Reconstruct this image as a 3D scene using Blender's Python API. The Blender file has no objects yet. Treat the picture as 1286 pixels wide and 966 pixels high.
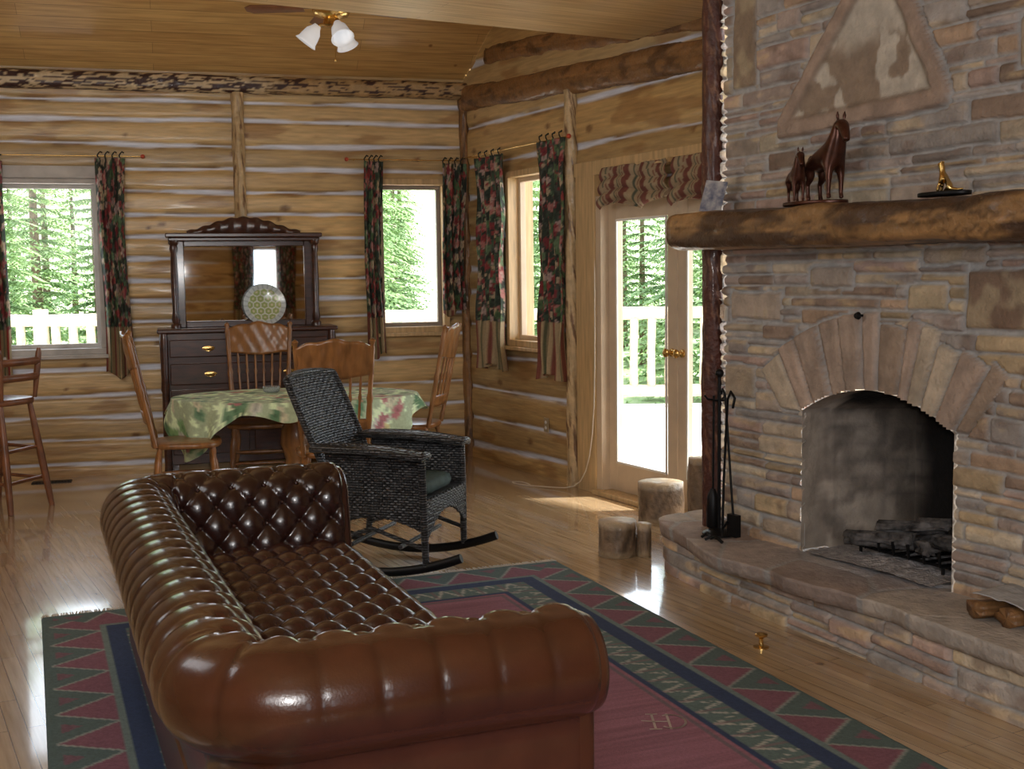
import bpy, math, random
import numpy as np
from mathutils import Vector, Matrix, Euler, Quaternion
random.seed(7)
PI=math.pi
scn=bpy.context.scene
COL=scn.collection
# ------------------------------------------------------------------ materials
def nd(nt,t,**k):
    n=nt.nodes.new(t)
    for a,b in k.items(): setattr(n,a,b)
    return n
def M(name,base=(.5,.5,.5),rough=.5,metal=0,var=.15,scale=6,stretch=(1,1,1),bump=0,bscale=40,bstretch=None,coat=0,attr=False,base2=None,emit=0,trans=0,det=4):
    m=bpy.data.materials.new(name);m.use_nodes=True;nt=m.node_tree;L=nt.links
    b=nt.nodes['Principled BSDF']
    tc=nd(nt,'ShaderNodeTexCoord')
    mp=nd(nt,'ShaderNodeMapping');mp.inputs['Scale'].default_value=[scale*s for s in stretch];L.new(tc.outputs['Object'],mp.inputs[0])
    no=nd(nt,'ShaderNodeTexNoise');no.inputs['Scale'].default_value=1;no.inputs['Detail'].default_value=det;L.new(mp.outputs[0],no.inputs['Vector'])
    rp=nd(nt,'ShaderNodeValToRGB');L.new(no.outputs['Fac'],rp.inputs[0])
    rp.color_ramp.elements[0].position=.3;rp.color_ramp.elements[1].position=.7
    if attr:
        rp.color_ramp.elements[0].color=(1-var,1-var,1-var,1);rp.color_ramp.elements[1].color=(1+var,1+var,1+var,1)
        at=nd(nt,'ShaderNodeAttribute',attribute_name='Col')
        mx=nd(nt,'ShaderNodeMix',data_type='RGBA',blend_type='MULTIPLY');mx.inputs[0].default_value=1
        L.new(at.outputs['Color'],mx.inputs[6]);L.new(rp.outputs[0],mx.inputs[7]);L.new(mx.outputs[2],b.inputs['Base Color'])
    else:
        c2=base2 or [min(1,c*(1+var)) for c in base]
        c1=base if base2 else [c*(1-var) for c in base]
        rp.color_ramp.elements[0].color=(*c1,1);rp.color_ramp.elements[1].color=(*c2,1)
        L.new(rp.outputs[0],b.inputs['Base Color'])
    b.inputs['Roughness'].default_value=rough;b.inputs['Metallic'].default_value=metal
    b.inputs['Coat Weight'].default_value=coat;b.inputs['Coat Roughness'].default_value=.12
    if emit: b.inputs['Emission Strength'].default_value=emit;b.inputs['Emission Color'].default_value=(*base,1)
    if trans: b.inputs['Transmission Weight'].default_value=trans
    if bump:
        mp2=nd(nt,'ShaderNodeMapping');mp2.inputs['Scale'].default_value=[bscale*s for s in (bstretch or stretch)];L.new(tc.outputs['Object'],mp2.inputs[0])
        n2=nd(nt,'ShaderNodeTexNoise');n2.inputs['Scale'].default_value=1;n2.inputs['Detail'].default_value=3;L.new(mp2.outputs[0],n2.inputs['Vector'])
        bp=nd(nt,'ShaderNodeBump');bp.inputs['Strength'].default_value=bump;bp.inputs['Distance'].default_value=.02
        L.new(n2.outputs['Fac'],bp.inputs['Height']);L.new(bp.outputs[0],b.inputs['Normal'])
    return m
def plankmat(name,c1,c2,rotz,w,row,rough,mort,coat=0,bump=.1,rotx=0,crough=.08):
    m=bpy.data.materials.new(name);m.use_nodes=True;nt=m.node_tree;L=nt.links;b=nt.nodes['Principled BSDF']
    tc=nd(nt,'ShaderNodeTexCoord');mp=nd(nt,'ShaderNodeMapping');mp.inputs['Rotation'].default_value=(rotx,0,rotz);L.new(tc.outputs['Object'],mp.inputs[0])
    br=nd(nt,'ShaderNodeTexBrick');br.offset=.37;br.inputs['Scale'].default_value=1;br.inputs['Brick Width'].default_value=w;br.inputs['Row Height'].default_value=row
    br.inputs['Mortar Size'].default_value=.0018;br.inputs['Mortar Smooth'].default_value=.3;br.inputs['Bias'].default_value=-.1
    br.inputs['Color1'].default_value=(*c1,1);br.inputs['Color2'].default_value=(*c2,1);br.inputs['Mortar'].default_value=(*mort,1);L.new(mp.outputs[0],br.inputs['Vector'])
    mp2=nd(nt,'ShaderNodeMapping');mp2.inputs['Scale'].default_value=(2.5,40,40);L.new(mp.outputs[0],mp2.inputs[0])
    no=nd(nt,'ShaderNodeTexNoise');no.inputs['Scale'].default_value=1;no.inputs['Detail'].default_value=5;L.new(mp2.outputs[0],no.inputs['Vector'])
    rp=nd(nt,'ShaderNodeValToRGB');rp.color_ramp.elements[0].position=.3;rp.color_ramp.elements[0].color=(.76,.70,.64,1);rp.color_ramp.elements[1].position=.65;rp.color_ramp.elements[1].color=(1.1,1.1,1.1,1);L.new(no.outputs['Fac'],rp.inputs[0])
    mx=nd(nt,'ShaderNodeMix',data_type='RGBA',blend_type='MULTIPLY');mx.inputs[0].default_value=1;L.new(br.outputs['Color'],mx.inputs[6]);L.new(rp.outputs[0],mx.inputs[7])
    vo=nd(nt,'ShaderNodeTexVoronoi');vo.inputs['Scale'].default_value=2.6;L.new(mp.outputs[0],vo.inputs['Vector'])
    r2=nd(nt,'ShaderNodeValToRGB');r2.color_ramp.elements[0].position=.025;r2.color_ramp.elements[0].color=(.35,.2,.1,1);r2.color_ramp.elements[1].position=.06;r2.color_ramp.elements[1].color=(1,1,1,1);L.new(vo.outputs['Distance'],r2.inputs[0])
    m2=nd(nt,'ShaderNodeMix',data_type='RGBA',blend_type='MULTIPLY');m2.inputs[0].default_value=.8;L.new(mx.outputs[2],m2.inputs[6]);L.new(r2.outputs[0],m2.inputs[7])
    L.new(m2.outputs[2],b.inputs['Base Color']);b.inputs['Roughness'].default_value=rough;b.inputs['Coat Weight'].default_value=coat;b.inputs['Coat Roughness'].default_value=crough
    bp=nd(nt,'ShaderNodeBump');bp.inputs['Strength'].default_value=bump;bp.inputs['Distance'].default_value=.004;bp.invert=True
    L.new(br.outputs['Fac'],bp.inputs['Height']);L.new(bp.outputs[0],b.inputs['Normal'])
    return m
def glassmat():
    m=bpy.data.materials.new('window_glass');m.use_nodes=True;nt=m.node_tree;nt.nodes.clear();L=nt.links
    o=nd(nt,'ShaderNodeOutputMaterial');t=nd(nt,'ShaderNodeBsdfTransparent');g=nd(nt,'ShaderNodeBsdfGlossy');g.inputs['Roughness'].default_value=.02
    mx=nd(nt,'ShaderNodeMixShader');mx.inputs[0].default_value=.02;L.new(t.outputs[0],mx.inputs[1]);L.new(g.outputs[0],mx.inputs[2]);L.new(mx.outputs[0],o.inputs[0]);return m
def wickermat():
    m=bpy.data.materials.new('wicker');m.use_nodes=True;nt=m.node_tree;L=nt.links;b=nt.nodes['Principled BSDF']
    tc=nd(nt,'ShaderNodeTexCoord')
    br=nd(nt,'ShaderNodeTexBrick');br.inputs['Scale'].default_value=1;br.inputs['Brick Width'].default_value=.030;br.inputs['Row Height'].default_value=.013
    br.inputs['Mortar Size'].default_value=.003;br.inputs['Mortar Smooth'].default_value=1
    sx=nd(nt,'ShaderNodeSeparateXYZ');L.new(tc.outputs['Object'],sx.inputs[0]);ad=nd(nt,'ShaderNodeMath',operation='ADD');L.new(sx.outputs[0],ad.inputs[0]);L.new(sx.outputs[1],ad.inputs[1])
    cb=nd(nt,'ShaderNodeCombineXYZ');L.new(ad.outputs[0],cb.inputs[0]);L.new(sx.outputs[2],cb.inputs[1]);L.new(cb.outputs[0],br.inputs['Vector'])
    br.inputs['Color1'].default_value=(.025,.026,.028,1);br.inputs['Color2'].default_value=(.095,.095,.098,1);br.inputs['Mortar'].default_value=(.004,.004,.004,1)
    L.new(br.outputs['Color'],b.inputs['Base Color']);b.inputs['Roughness'].default_value=.40
    bp=nd(nt,'ShaderNodeBump');bp.invert=True;bp.inputs['Strength'].default_value=1;bp.inputs['Distance'].default_value=.010;L.new(br.outputs['Fac'],bp.inputs['Height']);L.new(bp.outputs[0],b.inputs['Normal'])
    return m
GLASS=glassmat();WICKER=wickermat()
LOGM=M('hewn_log',attr=True,rough=.45,var=.16,scale=5,stretch=(1,1,9),bump=.3,bscale=6,bstretch=(1,1,9),coat=.25)
STONE=M('ledge_stone',attr=True,rough=.8,var=.18,scale=14,bump=.45,bscale=50)
ATT=M('painted_pattern',attr=True,rough=.85,var=.1,scale=60,bump=.1,bscale=200)
BARK=M('rough_log_surface',attr=True,rough=.5,var=.18,scale=14,bump=.5,bscale=40,coat=.2)
OAK=M('oak',(.27,.115,.035),.33,var=.35,scale=9,stretch=(3,3,.5),coat=.3)
DARKWOOD=M('dark_mahogany',(.055,.018,.010),.28,var=.45,scale=8,stretch=(1,1,5),coat=.5)
STOOLWOOD=M('stool_wood',(.20,.075,.03),.4,var=.35,scale=10,coat=.2)
LEATHER=M('oxblood_leather',(.030,.009,.006),.24,base2=(.055,.015,.009),var=.2,scale=2.2,bump=.08,bscale=140,coat=.4)
LEATHER_LIT=M('flash_lit_leather',(.075,.025,.012),.3,base2=(.115,.038,.017),var=.2,scale=2.2,bump=.08,bscale=140,coat=.3)  # same sofa leather, flash light put into a lighter colour
BLACKIRON=M('black_iron',(.012,.012,.013),.45,metal=.6,var=.3)
BRASS=M('brass',(.75,.5,.18),.25,metal=1,var=.1)
BRONZE=M('bronze',(.085,.030,.018),.28,metal=.5,var=.4,scale=25)
MIRROR=M('mirror',(.78,.80,.82),.02,metal=1,var=.01)
TRIM=M('pale_pine_trim',(.58,.40,.20),.45,var=.2,scale=6,stretch=(6,6,.6),coat=.15)
GREYTRIM=M('weathered_white_trim',(.50,.47,.44),.55,var=.2,scale=6)
DOORP=M('door_cream',(.62,.49,.35),.45,var=.08)
WHITE=M('white_plastic',(.8,.78,.74),.4,var=.03)
SOOT=M('firebox_brick',attr=True,rough=.95,var=.25,scale=9,bump=.4,bscale=40)
ASH=M('ash',(.22,.21,.215),.95,base2=(.50,.48,.49),scale=26,bump=.8,bscale=70)
CHAR=M('charred_wood',(.008,.007,.007),.9,base2=(.20,.19,.19),scale=18,bump=.6)
CUSH=M('sage_cushion',(.055,.085,.075),.85,var=.25,scale=40)
MILK=M('frosted_glass',(.85,.86,.88),.25,var=.03,emit=.25)
LEAF=M('conifer_needles',(.08,.17,.05),.65,base2=(.42,.58,.25),scale=.9)
TRUNK=M('tree_bark',(.22,.15,.10),.9,var=.4,scale=12)
DECKW=M('sunlit_deck',(.74,.71,.66),.7,var=.10,scale=3)
GROUND=M('forest_floor',(.30,.40,.18),.95,base2=(.70,.76,.5),scale=.6)
CABLE=M('cable',(.62,.55,.45),.5,var=.05)
TIE=M('tie',(.03,.03,.02),.8)
# ------------------------------------------------------------------ mesh helpers
class MB:
    def __init__(s): s.v=[];s.f=[]
    def add(s,v,f):
        o=len(s.v);s.v+=[tuple(p) for p in v];s.f+=[tuple(i+o for i in q) for q in f];return s
    def box(s,x0,x1,y0,y1,z0,z1,mat=None):
        v=[Vector((x,y,z)) for x in(x0,x1) for y in(y0,y1) for z in(z0,z1)]
        if mat: v=[mat@p for p in v]
        return s.add(v,[(0,1,3,2),(4,6,7,5),(0,4,5,1),(2,3,7,6),(0,2,6,4),(1,5,7,3)])
    def tube(s,pts,r,n=10,cap=True,flat=1):
        pts=[Vector(p) for p in pts];m=len(pts)
        if not hasattr(r,'__len__'): r=[r]*m
        t=(pts[1]-pts[0]).normalized();up=Vector((0,0,1)) if abs(t.z)<.9 else Vector((1,0,0))
        a=t.cross(up).normalized();vs=[]
        for i in range(m):
            t=(pts[min(i+1,m-1)]-pts[max(i-1,0)]).normalized()
            a=(a-t*a.dot(t)).normalized();b=t.cross(a)
            for k in range(n):
                an=2*PI*k/n;vs.append(pts[i]+(a*math.cos(an)+b*math.sin(an)*flat)*r[i])
        fs=[(i*n+k,i*n+(k+1)%n,(i+1)*n+(k+1)%n,(i+1)*n+k) for i in range(m-1) for k in range(n)]
        if cap: fs+=[tuple(range(n))[::-1],tuple((m-1)*n+k for k in range(n))]
        return s.add(vs,fs)
    def turned(s,A,B,prof,n=12):
        A=Vector(A);B=Vector(B);return s.tube([A+(B-A)*t for t,_ in prof],[r for _,r in prof],n)
    def lathe(s,prof,c=(0,0,0),n=20):
        c=Vector(c);return s.tube([c+Vector((0,0,z+1e-5*i)) for i,(r,z) in enumerate(prof)],[max(r,.0002) for r,z in prof],n)
    def rings(s,rings,cap=True):
        n=len(rings[0]);vs=[p for r in rings for p in r];m=len(rings)
        fs=[(i*n+k,i*n+(k+1)%n,(i+1)*n+(k+1)%n,(i+1)*n+k) for i in range(m-1) for k in range(n)]
        if cap: fs+=[tuple(range(n))[::-1],tuple((m-1)*n+k for k in range(n))]
        return s.add(vs,fs)
    def slab(s,out,z0,z1,b=.008):
        c=Vector((sum(p[0] for p in out)/len(out),sum(p[1] for p in out)/len(out)))
        def sc(d): 
            r=[]
            for p in out:
                v=Vector(p[:2])-c;l=v.length;r.append(c+v*((l-d)/l))
            return r
        R=[]
        for d,z in((b,z0),(b*.3,z0+b*.3),(0,z0+b),(0,z1-b),(b*.3,z1-b*.3),(b,z1)):
            R.append([(p.x,p.y,z) for p in sc(d)])
        return s.rings(R)
    def grid(s,nu,nv,fn):
        vs=[fn(i/nu,j/nv) for i in range(nu+1) for j in range(nv+1)]
        return s.add(vs,[(i*(nv+1)+j,(i+1)*(nv+1)+j,(i+1)*(nv+1)+j+1,i*(nv+1)+j+1) for i in range(nu) for j in range(nv)])
    def ball(s,c,r,n=10,sz=(1,1,1)):
        c=Vector(c);R=[]
        for i in range(1,n):
            th=PI*i/n;R.append([(c.x+sz[0]*r*math.sin(th)*math.cos(2*PI*k/(n*2)),c.y+sz[1]*r*math.sin(th)*math.sin(2*PI*k/(n*2)),c.z-sz[2]*r*math.cos(th)) for k in range(n*2)])
        return s.rings(R)
    def obj(s,name,mat,parent=None,smooth=True,bevel=0,solid=0,label=None,mw=None,sub=0):
        me=bpy.data.meshes.new(name);me.from_pydata(s.v,[],s.f);me.update()
        return fin(me,name,mat,parent,smooth,bevel,solid,label,mw,sub)
def fin(me,name,mat,parent=None,smooth=True,bevel=0,solid=0,label=None,mw=None,sub=0):
    o=bpy.data.objects.new(name,me);COL.objects.link(o);me.materials.append(mat)
    if parent: o.parent=parent
    if mw is not None: o.matrix_world=mw
    if smooth:
        me.polygons.foreach_set('use_smooth',[True]*len(me.polygons))
    if solid: md=o.modifiers.new('s','SOLIDIFY');md.thickness=solid;md.offset=0
    if bevel: md=o.modifiers.new('b','BEVEL');md.width=bevel;md.segments=2;md.limit_method='ANGLE'
    if bevel or (smooth and not sub): 
        try:
            me.set_sharp_from_angle(angle=math.radians(50))
        except Exception: pass
    if sub: md=o.modifiers.new('u','SUBSURF');md.levels=sub;md.render_levels=sub
    if label: o['label']=label
    return o
def gridobj(name,P,C,mat,parent=None,mask=None,wrap=False,mw=None,smooth=True,solid=0,label=None,sharp=False):
    nu,nv=P.shape[:2];idx=np.arange(nu*nv).reshape(nu,nv)
    if wrap: idx=np.concatenate([idx,idx[:,:1]],1)
    q=np.stack([idx[:-1,:-1],idx[1:,:-1],idx[1:,1:],idx[:-1,1:]],-1)
    if mask is not None: q=q[mask]
    q=q.reshape(-1,4)
    me=bpy.data.meshes.new(name);me.vertices.add(nu*nv);me.vertices.foreach_set('co',P.reshape(-1).astype(np.float32))
    me.loops.add(len(q)*4);me.loops.foreach_set('vertex_index',q.reshape(-1).astype(np.int32))
    me.polygons.add(len(q));me.polygons.foreach_set('loop_start',(np.arange(len(q))*4).astype(np.int32));
    me.update(calc_edges=True);me.validate()
    if C is not None:
        a=me.color_attributes.new('Col','FLOAT_COLOR','POINT');c=np.ones((nu*nv,4),np.float32);c[:,:3]=C.reshape(-1,3);a.data.foreach_set('color',c.reshape(-1))
    o=bpy.data.objects.new(name,me);COL.objects.link(o);me.materials.append(mat)
    if parent: o.parent=parent
    if mw is not None: o.matrix_world=mw
    if smooth: me.polygons.foreach_set('use_smooth',[True]*len(me.polygons))
    if solid: md=o.modifiers.new('s','SOLIDIFY');md.thickness=solid;md.offset=0
    if label:o['label']=label
    return o
def vn(x,y,seed=0):
    x=np.asarray(x,float);y=np.asarray(y,float)
    xi=np.floor(x).astype(np.int64);yi=np.floor(y).astype(np.int64);xf=x-xi;yf=y-yi
    xf=xf*xf*(3-2*xf);yf=yf*yf*(3-2*yf)
    def h(a,b):
        n=(a*374761393+b*668265263+seed*974711)&0xffffffff
        n=((n^(n>>13))*1274126177)&0xffffffff
        return ((n^(n>>16))&0xffff)/65535.
    return (h(xi,yi)*(1-xf)+h(xi+1,yi)*xf)*(1-yf)+(h(xi,yi+1)*(1-xf)+h(xi+1,yi+1)*xf)*yf
def fbm(x,y,seed=0,o=3):
    r=0;a=.5;t=0
    for i in range(o): r=r+a*vn(np.asarray(x)*2**i,np.asarray(y)*2**i,seed+i*17);t+=a;a*=.5
    return r/t
def mixc(C,m,col):
    m=np.clip(m,0,1)[...,None];return C*(1-m)+np.array(col)*m
def sstep(a,b,x): t=np.clip((x-a)/(b-a),0,1);return t*t*(3-2*t)
def thing(name,label,cat,mw=None,group=None):
    e=bpy.data.objects.new(name,None);e.empty_display_size=.1;COL.objects.link(e);e['label']=label;e['category']=cat
    if group:e['group']=group
    if mw is not None:e.matrix_world=mw
    return e
def struct(o): o['kind']='structure';return o
def tag(o,label,cat,group=None):
    o['label']=label;o['category']=cat
    if group:o['group']=group
    return o
def T(x,y,z=0,rz=0): return Matrix.Translation((x,y,z))@Matrix.Rotation(math.radians(rz),4,'Z')
def frame(o,d):
    return Matrix(((d[0],-d[1],0,o[0]),(d[1],d[0],0,o[1]),(0,0,1,0),(0,0,0,1)))
BK=frame((-.372,10.594),(.9630,.2696))     # x along back wall, -y into room
RT=frame((-.372,10.594),(.4759,-.8795))    # x along right wall, -y into room
FP=frame((1.111,6.153),(.4759,-.8795))
RR=frame((7.2,-3),(-1,0))
def copytree(root,mw,label=None):
    r=root.copy();COL.objects.link(r)
    def rec(a,b):
        for c in a.children:
            d=c.copy();COL.objects.link(d);d.parent=b;d.matrix_parent_inverse=c.matrix_parent_inverse.copy();rec(c,d)
    rec(root,r);r.matrix_world=mw
    if label:r['label']=label
    return r
# ------------------------------------------------------------------ camera
f=1500.;p=math.atan(138/1500.);r=.013
fw=Vector((0,math.cos(p),-math.sin(p)));up0=Vector((0,math.sin(p),math.cos(p)));X=Vector((1,0,0))
R=(X*math.cos(r)-up0*math.sin(r));U=(up0*math.cos(r)+X*math.sin(r))
cam=bpy.data.cameras.new('camera');cam.sensor_width=36;cam.sensor_fit='HORIZONTAL';cam.lens=1500/1286*36;cam.clip_start=.05;cam.clip_end=300
co=bpy.data.objects.new('camera',cam);COL.objects.link(co);scn.camera=co
m3=Matrix((R,U,-fw)).transposed();co.matrix_world=Matrix.Translation((0,0,1.6))@m3.to_4x4()
# ------------------------------------------------------------------ room shell
ang=math.atan2(-.8795,.4759)
FLOORM=plankmat('maple_floor',(.58,.43,.26),(.47,.32,.17),-ang,.9,.062,.25,(.18,.10,.05),coat=1.0,crough=.07,bump=.05)
mb=MB();mb.add([(-6.4,9.2,0),(-3.2,-3,0),(7,-3,0),(-.3,10.75,0)],[(0,1,2,3)]);struct(mb.obj('floor',FLOORM,smooth=False))
CEILM=plankmat('pine_ceiling',(.64,.41,.16),(.54,.32,.115),0,2.6,.1,.4,(.25,.15,.06),coat=.2,rotx=0)
cc=MB();cc.add([(-6.4,.05,3.23),(3.5,.05,3.23),(3.5,-2.7,5.0),(-6.4,-2.7,5.0)],[(0,1,2,3)]);cc.add([(-6.4,-2.7,5),(3.5,-2.7,5),(9,-14,5),(-8,-14,5)],[(0,1,2,3)])
struct(cc.obj('ceiling',CEILM,mw=BK,smooth=False))
SOFM=plankmat('pine_soffit',(.76,.55,.27),(.68,.46,.21),PI/2,2.6,.1,.4,(.35,.21,.09),coat=.2)
cc=MB();cc.box(2.63,15,-9,.1,3.17,3.34);struct(cc.obj('ceiling_lower',SOFM,mw=RT,smooth=False))

def logwall(name,mw,u0,u1,ztop,holes,rowh,seed,topfn=None,du=.03,dz=.0125,tone=1.0,chink=1.0):
    rng=np.random.RandomState(seed)
    us=np.arange(u0,u1+du*.5,du);zs=np.arange(0,ztop+dz*.5,dz);Ug,Zg=np.meshgrid(us,zs,indexing='ij')
    nb=int(ztop/rowh)+4
    hb=[];z=-.1
    for k in range(nb):
        hb.append(z+.020*(vn(us*.5,us*0+k*3.1,seed)-.5)*2+.007*(vn(us*3,us*0+k*7.7,seed+3)-.5)*2);z+=rowh*(.80+.40*rng.rand())
    hb=np.array(hb)
    k=np.zeros_like(Zg,int)
    for i in range(nb): k+=(Zg>=hb[i][:,None])
    k=np.clip(k-1,0,nb-2);ii=np.arange(len(us))[:,None]
    lo=hb[k,ii];hi=hb[k+1,ii];t=(Zg-lo)/(hi-lo)*2-1
    d=np.minimum(Zg-lo,hi-Zg)
    th=.005+.020*np.clip(fbm(Ug*1.4,k*5.3+ (t>0)*5.3,seed+9)*2.6-.90,0,1.1)*chink
    ch=1-sstep(th*.7,th*1.2+.003,d)
    bulge=.035*(1-np.abs(t)**5)+.008*(fbm(Ug*2.2,Zg*8,seed+5)-.5)
    Y=-(bulge*(1-ch)+ch*.016)
    tint=rng.rand(nb)*.42+.74;hue=rng.rand(nb)
    C=np.ones(Ug.shape+(3,))*np.array((.62,.425,.195))*tone
    C=C*tint[k][...,None]*(1+np.stack([hue[k]*.0,(hue[k]-.5)*.12,(hue[k]-.5)*.35],-1))
    g=fbm(Ug*3,Zg*38,seed+21);C*=(.80+.4*g)[...,None]
    ed=(1-sstep(.004,.040,d))*sstep(.48,.64,fbm(Ug*4,Zg*9+k*3,seed+31));C=mixc(C,ed*.85,(.13,.055,.02))
    bl=sstep(.60,.72,fbm(Ug*2.3,Zg*9+k,seed+41));C=mixc(C,bl*.6,(.30,.145,.045))
    for _ in range(int((u1-u0)*min(ztop,3.3)*3.6)):
        ku=u0+rng.rand()*(u1-u0);kz=rng.rand()*ztop;rr=.010+.018*rng.rand()
        dd=np.sqrt(((Ug-ku)/1.4)**2+(Zg-kz)**2)/rr;C=mixc(C,(1-sstep(.6,1.5,dd))*.8,(.16,.065,.02));
    C=mixc(C,ch,(.72,.76,.88))
    P=np.stack([Ug,Y,Zg],-1)
    uc=(Ug[:-1,:-1]+du/2);zc=Zg[:-1,:-1]+dz/2;mask=np.ones(uc.shape,bool)
    for a,b,c,e in holes: mask&=~((uc>a)&(uc<b)&(zc>c)&(zc<e))
    if topfn is not None: mask&=zc<topfn(uc)
    return struct(gridobj(name,P,C,LOGM,mask=mask,mw=mw))
logwall('wall_back',BK,-6.2,.0,3.3,[(-3.90,-3.04,1.0,2.42),(-.82,-.20,1.12,2.42)],.19,3)
logwall('wall_right',RT,0,4.62,4.8,[(.84,1.60,1.03,2.42),(2.2,3.86,-.1,2.12)],.27,11,topfn=lambda s:3.27+.635*s,tone=.84,chink=1.1)
mb=MB();mb.add([(7.42,0,0),(16,0,0),(16,0,5),(7.42,0,5)],[(0,1,2,3)]);mb.obj('wall_right_front',TRIM,mw=RT,smooth=False)['kind']='structure'
mb=MB();mb.add([(-6.2,0,0),(-6.2,-13,0),(-6.2,-13,5),(-6.2,0,5)],[(0,1,2,3)]);mb.obj('wall_left',TRIM,mw=BK,smooth=False)['kind']='structure'
logwall('wall_rear',RR,0,10.6,5,[(4.3,4.95,.9,2.2)],.25,23,du=.05,dz=.03)

def roughlog(name,A,B,ra,rb,style,mat=BARK,parent=None,mw=None,seed=1,pw=2.0,amp=.012,nu=None,cap=True,up=(0,0,1)):
    A=Vector(A);B=Vector(B);Ln=(B-A).length;t=(B-A)/Ln;upv=Vector(up)
    if abs(t.dot(upv))>.9: upv=Vector((1,0,0))
    s=t.cross(upv).normalized();w=s.cross(t)
    n=40;nu=nu or max(8,int(Ln/.02))
    a=np.linspace(0,2*PI,n,endpoint=False);u=np.linspace(0,Ln,nu)
    Ug,Ag=np.meshgrid(u,a,indexing='ij')
    ca=np.cos(Ag);sa=np.sin(Ag);k=(np.abs(ca)**pw+np.abs(sa)**pw)**(-1/pw)
    nz=fbm(Ug*4+ca*1.2,sa*1.2+seed,seed)-.5;nz2=fbm(Ug*14+ca*4,sa*4+seed,seed+5)-.5
    rad=1+(nz*amp*2+nz2*amp)/min(ra,rb)
    if cap:
        e=np.minimum(Ug,Ln-Ug);rad=rad*np.where(e<1e-6,.0001,1)
    P=np.array(A)+Ug[...,None]*np.array(t)+(ca*k*ra*rad)[...,None]*np.array(s)+(sa*k*rb*rad)[...,None]*np.array(w)
    if cap:
        P[0]=np.array(A);P[-1]=np.array(B)
        P[1]=P[1]-np.array(t)*(Ug[1]-.001)[...,None];P[-2]=P[-2]+np.array(t)*(Ln-Ug[-2]-.001)[...,None]
    f1=fbm(Ug*9+ca*2,sa*2+seed*3,seed+11);f2=fbm(Ug*20+ca*5,sa*5,seed+13);f3=fbm(Ug*2+ca,sa*6,seed+15)
    one=np.ones(Ug.shape+(3,))
    if style=='spotted':
        C=one*np.array((.045,.014,.010));f4=fbm(Ug*15+ca*2,sa*8+ca*3,seed+2);C=mixc(C,sstep(.52,.55,f4)*1.,(.60,.46,.28))
        C=mixc(C,sstep(Ln*.70,Ln*.76,Ug)*.9*(f4>.40),(.42,.27,.12))
    elif style=='mantel':
        C=one*np.array((.36,.20,.08));C=C*(.5+.9*f3[...,None]);f4=fbm(Ug*3.5+ca*.6,sa*1.5+ca,seed+21);C=mixc(C,sstep(.42,.58,f4)*.90,(.055,.027,.016));C=mixc(C,sstep(.60,.7,f2)*.6,(.06,.03,.015))
    elif style=='red': C=one*np.array((.085,.024,.014))*(.5+f1[...,None]);C=mixc(C,sstep(.62,.7,f2)*.6,(.26,.12,.06))
    elif style=='pale': C=one*np.array((.60,.43,.23))*(.7+.5*f3[...,None]);C=mixc(C,sstep(.60,.70,f1)*.85,(.14,.06,.025))
    elif style=='brown': C=one*np.array((.27,.135,.05))*(.6+.7*f3[...,None]);C=mixc(C,sstep(.56,.66,f1)*.7,(.07,.03,.012))
    elif style=='bark':
        C=one*np.array((.24,.165,.105))*(.25+1.3*f2[...,None]);
        if cap:
            C[0]=C[1]=C[-1]=C[-2]=np.array((.56,.43,.28))
    elif style=='deck': C=one*np.array((.70,.56,.40))*(.8+.3*f3[...,None])
    else: C=one*np.array(style)*(.7+.6*f3[...,None])
    return gridobj(name,P,C,mat,parent,wrap=True,mw=mw)
struct(roughlog('trim_1',(-6.2,-.05,3.185),(.03,-.05,3.185),.07,.072,'spotted',mw=BK,seed=4,pw=3,amp=.008))
struct(roughlog('trim_2',(-1.95,-.05,1.9),(-1.95,-.05,3.12),.075,.05,'pale',mw=BK,seed=5,cap=False))
struct(roughlog('trim_3',(-.03,-.06,0),(-.03,-.06,3.2),.045,.045,'brown',mw=BK,seed=6,cap=False))
struct(roughlog('trim_4',(1.84,-.05,0),(1.84,-.05,2.95),.05,.05,'pale',mw=RT,seed=7,cap=False))
struct(roughlog('trim_5',(.02,-.03,3.12),(4.4,-.03,2.90),.06,.10,'brown',mw=RT,seed=8,pw=3))
struct(roughlog('trim_6',(.45,-.0,3.44),(4.4,-.0,3.08),.05,.08,'brown',mw=RT,seed=18,pw=3))
mb=MB();mb.box(-6.2,-3.02,-.075,.0,2.40,2.51);mb.box(-3.06,-2.98,-.07,0,.96,2.42);struct(mb.obj('trim_7',GREYTRIM,mw=BK,bevel=.004,smooth=False))
mb=MB();mb.box(1.95,2.20,-.085,.0,0,2.36);mb.box(1.93,4.1,-.086,0,2.30,2.40);struct(mb.obj('trim_8',TRIM,mw=RT,bevel=.004,smooth=False))
mb=MB();mb.box(2.2,3.9,-.12,.12,0,.035);struct(mb.obj('trim_9',TRIM,mw=RT,bevel=.004,smooth=False))
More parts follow.
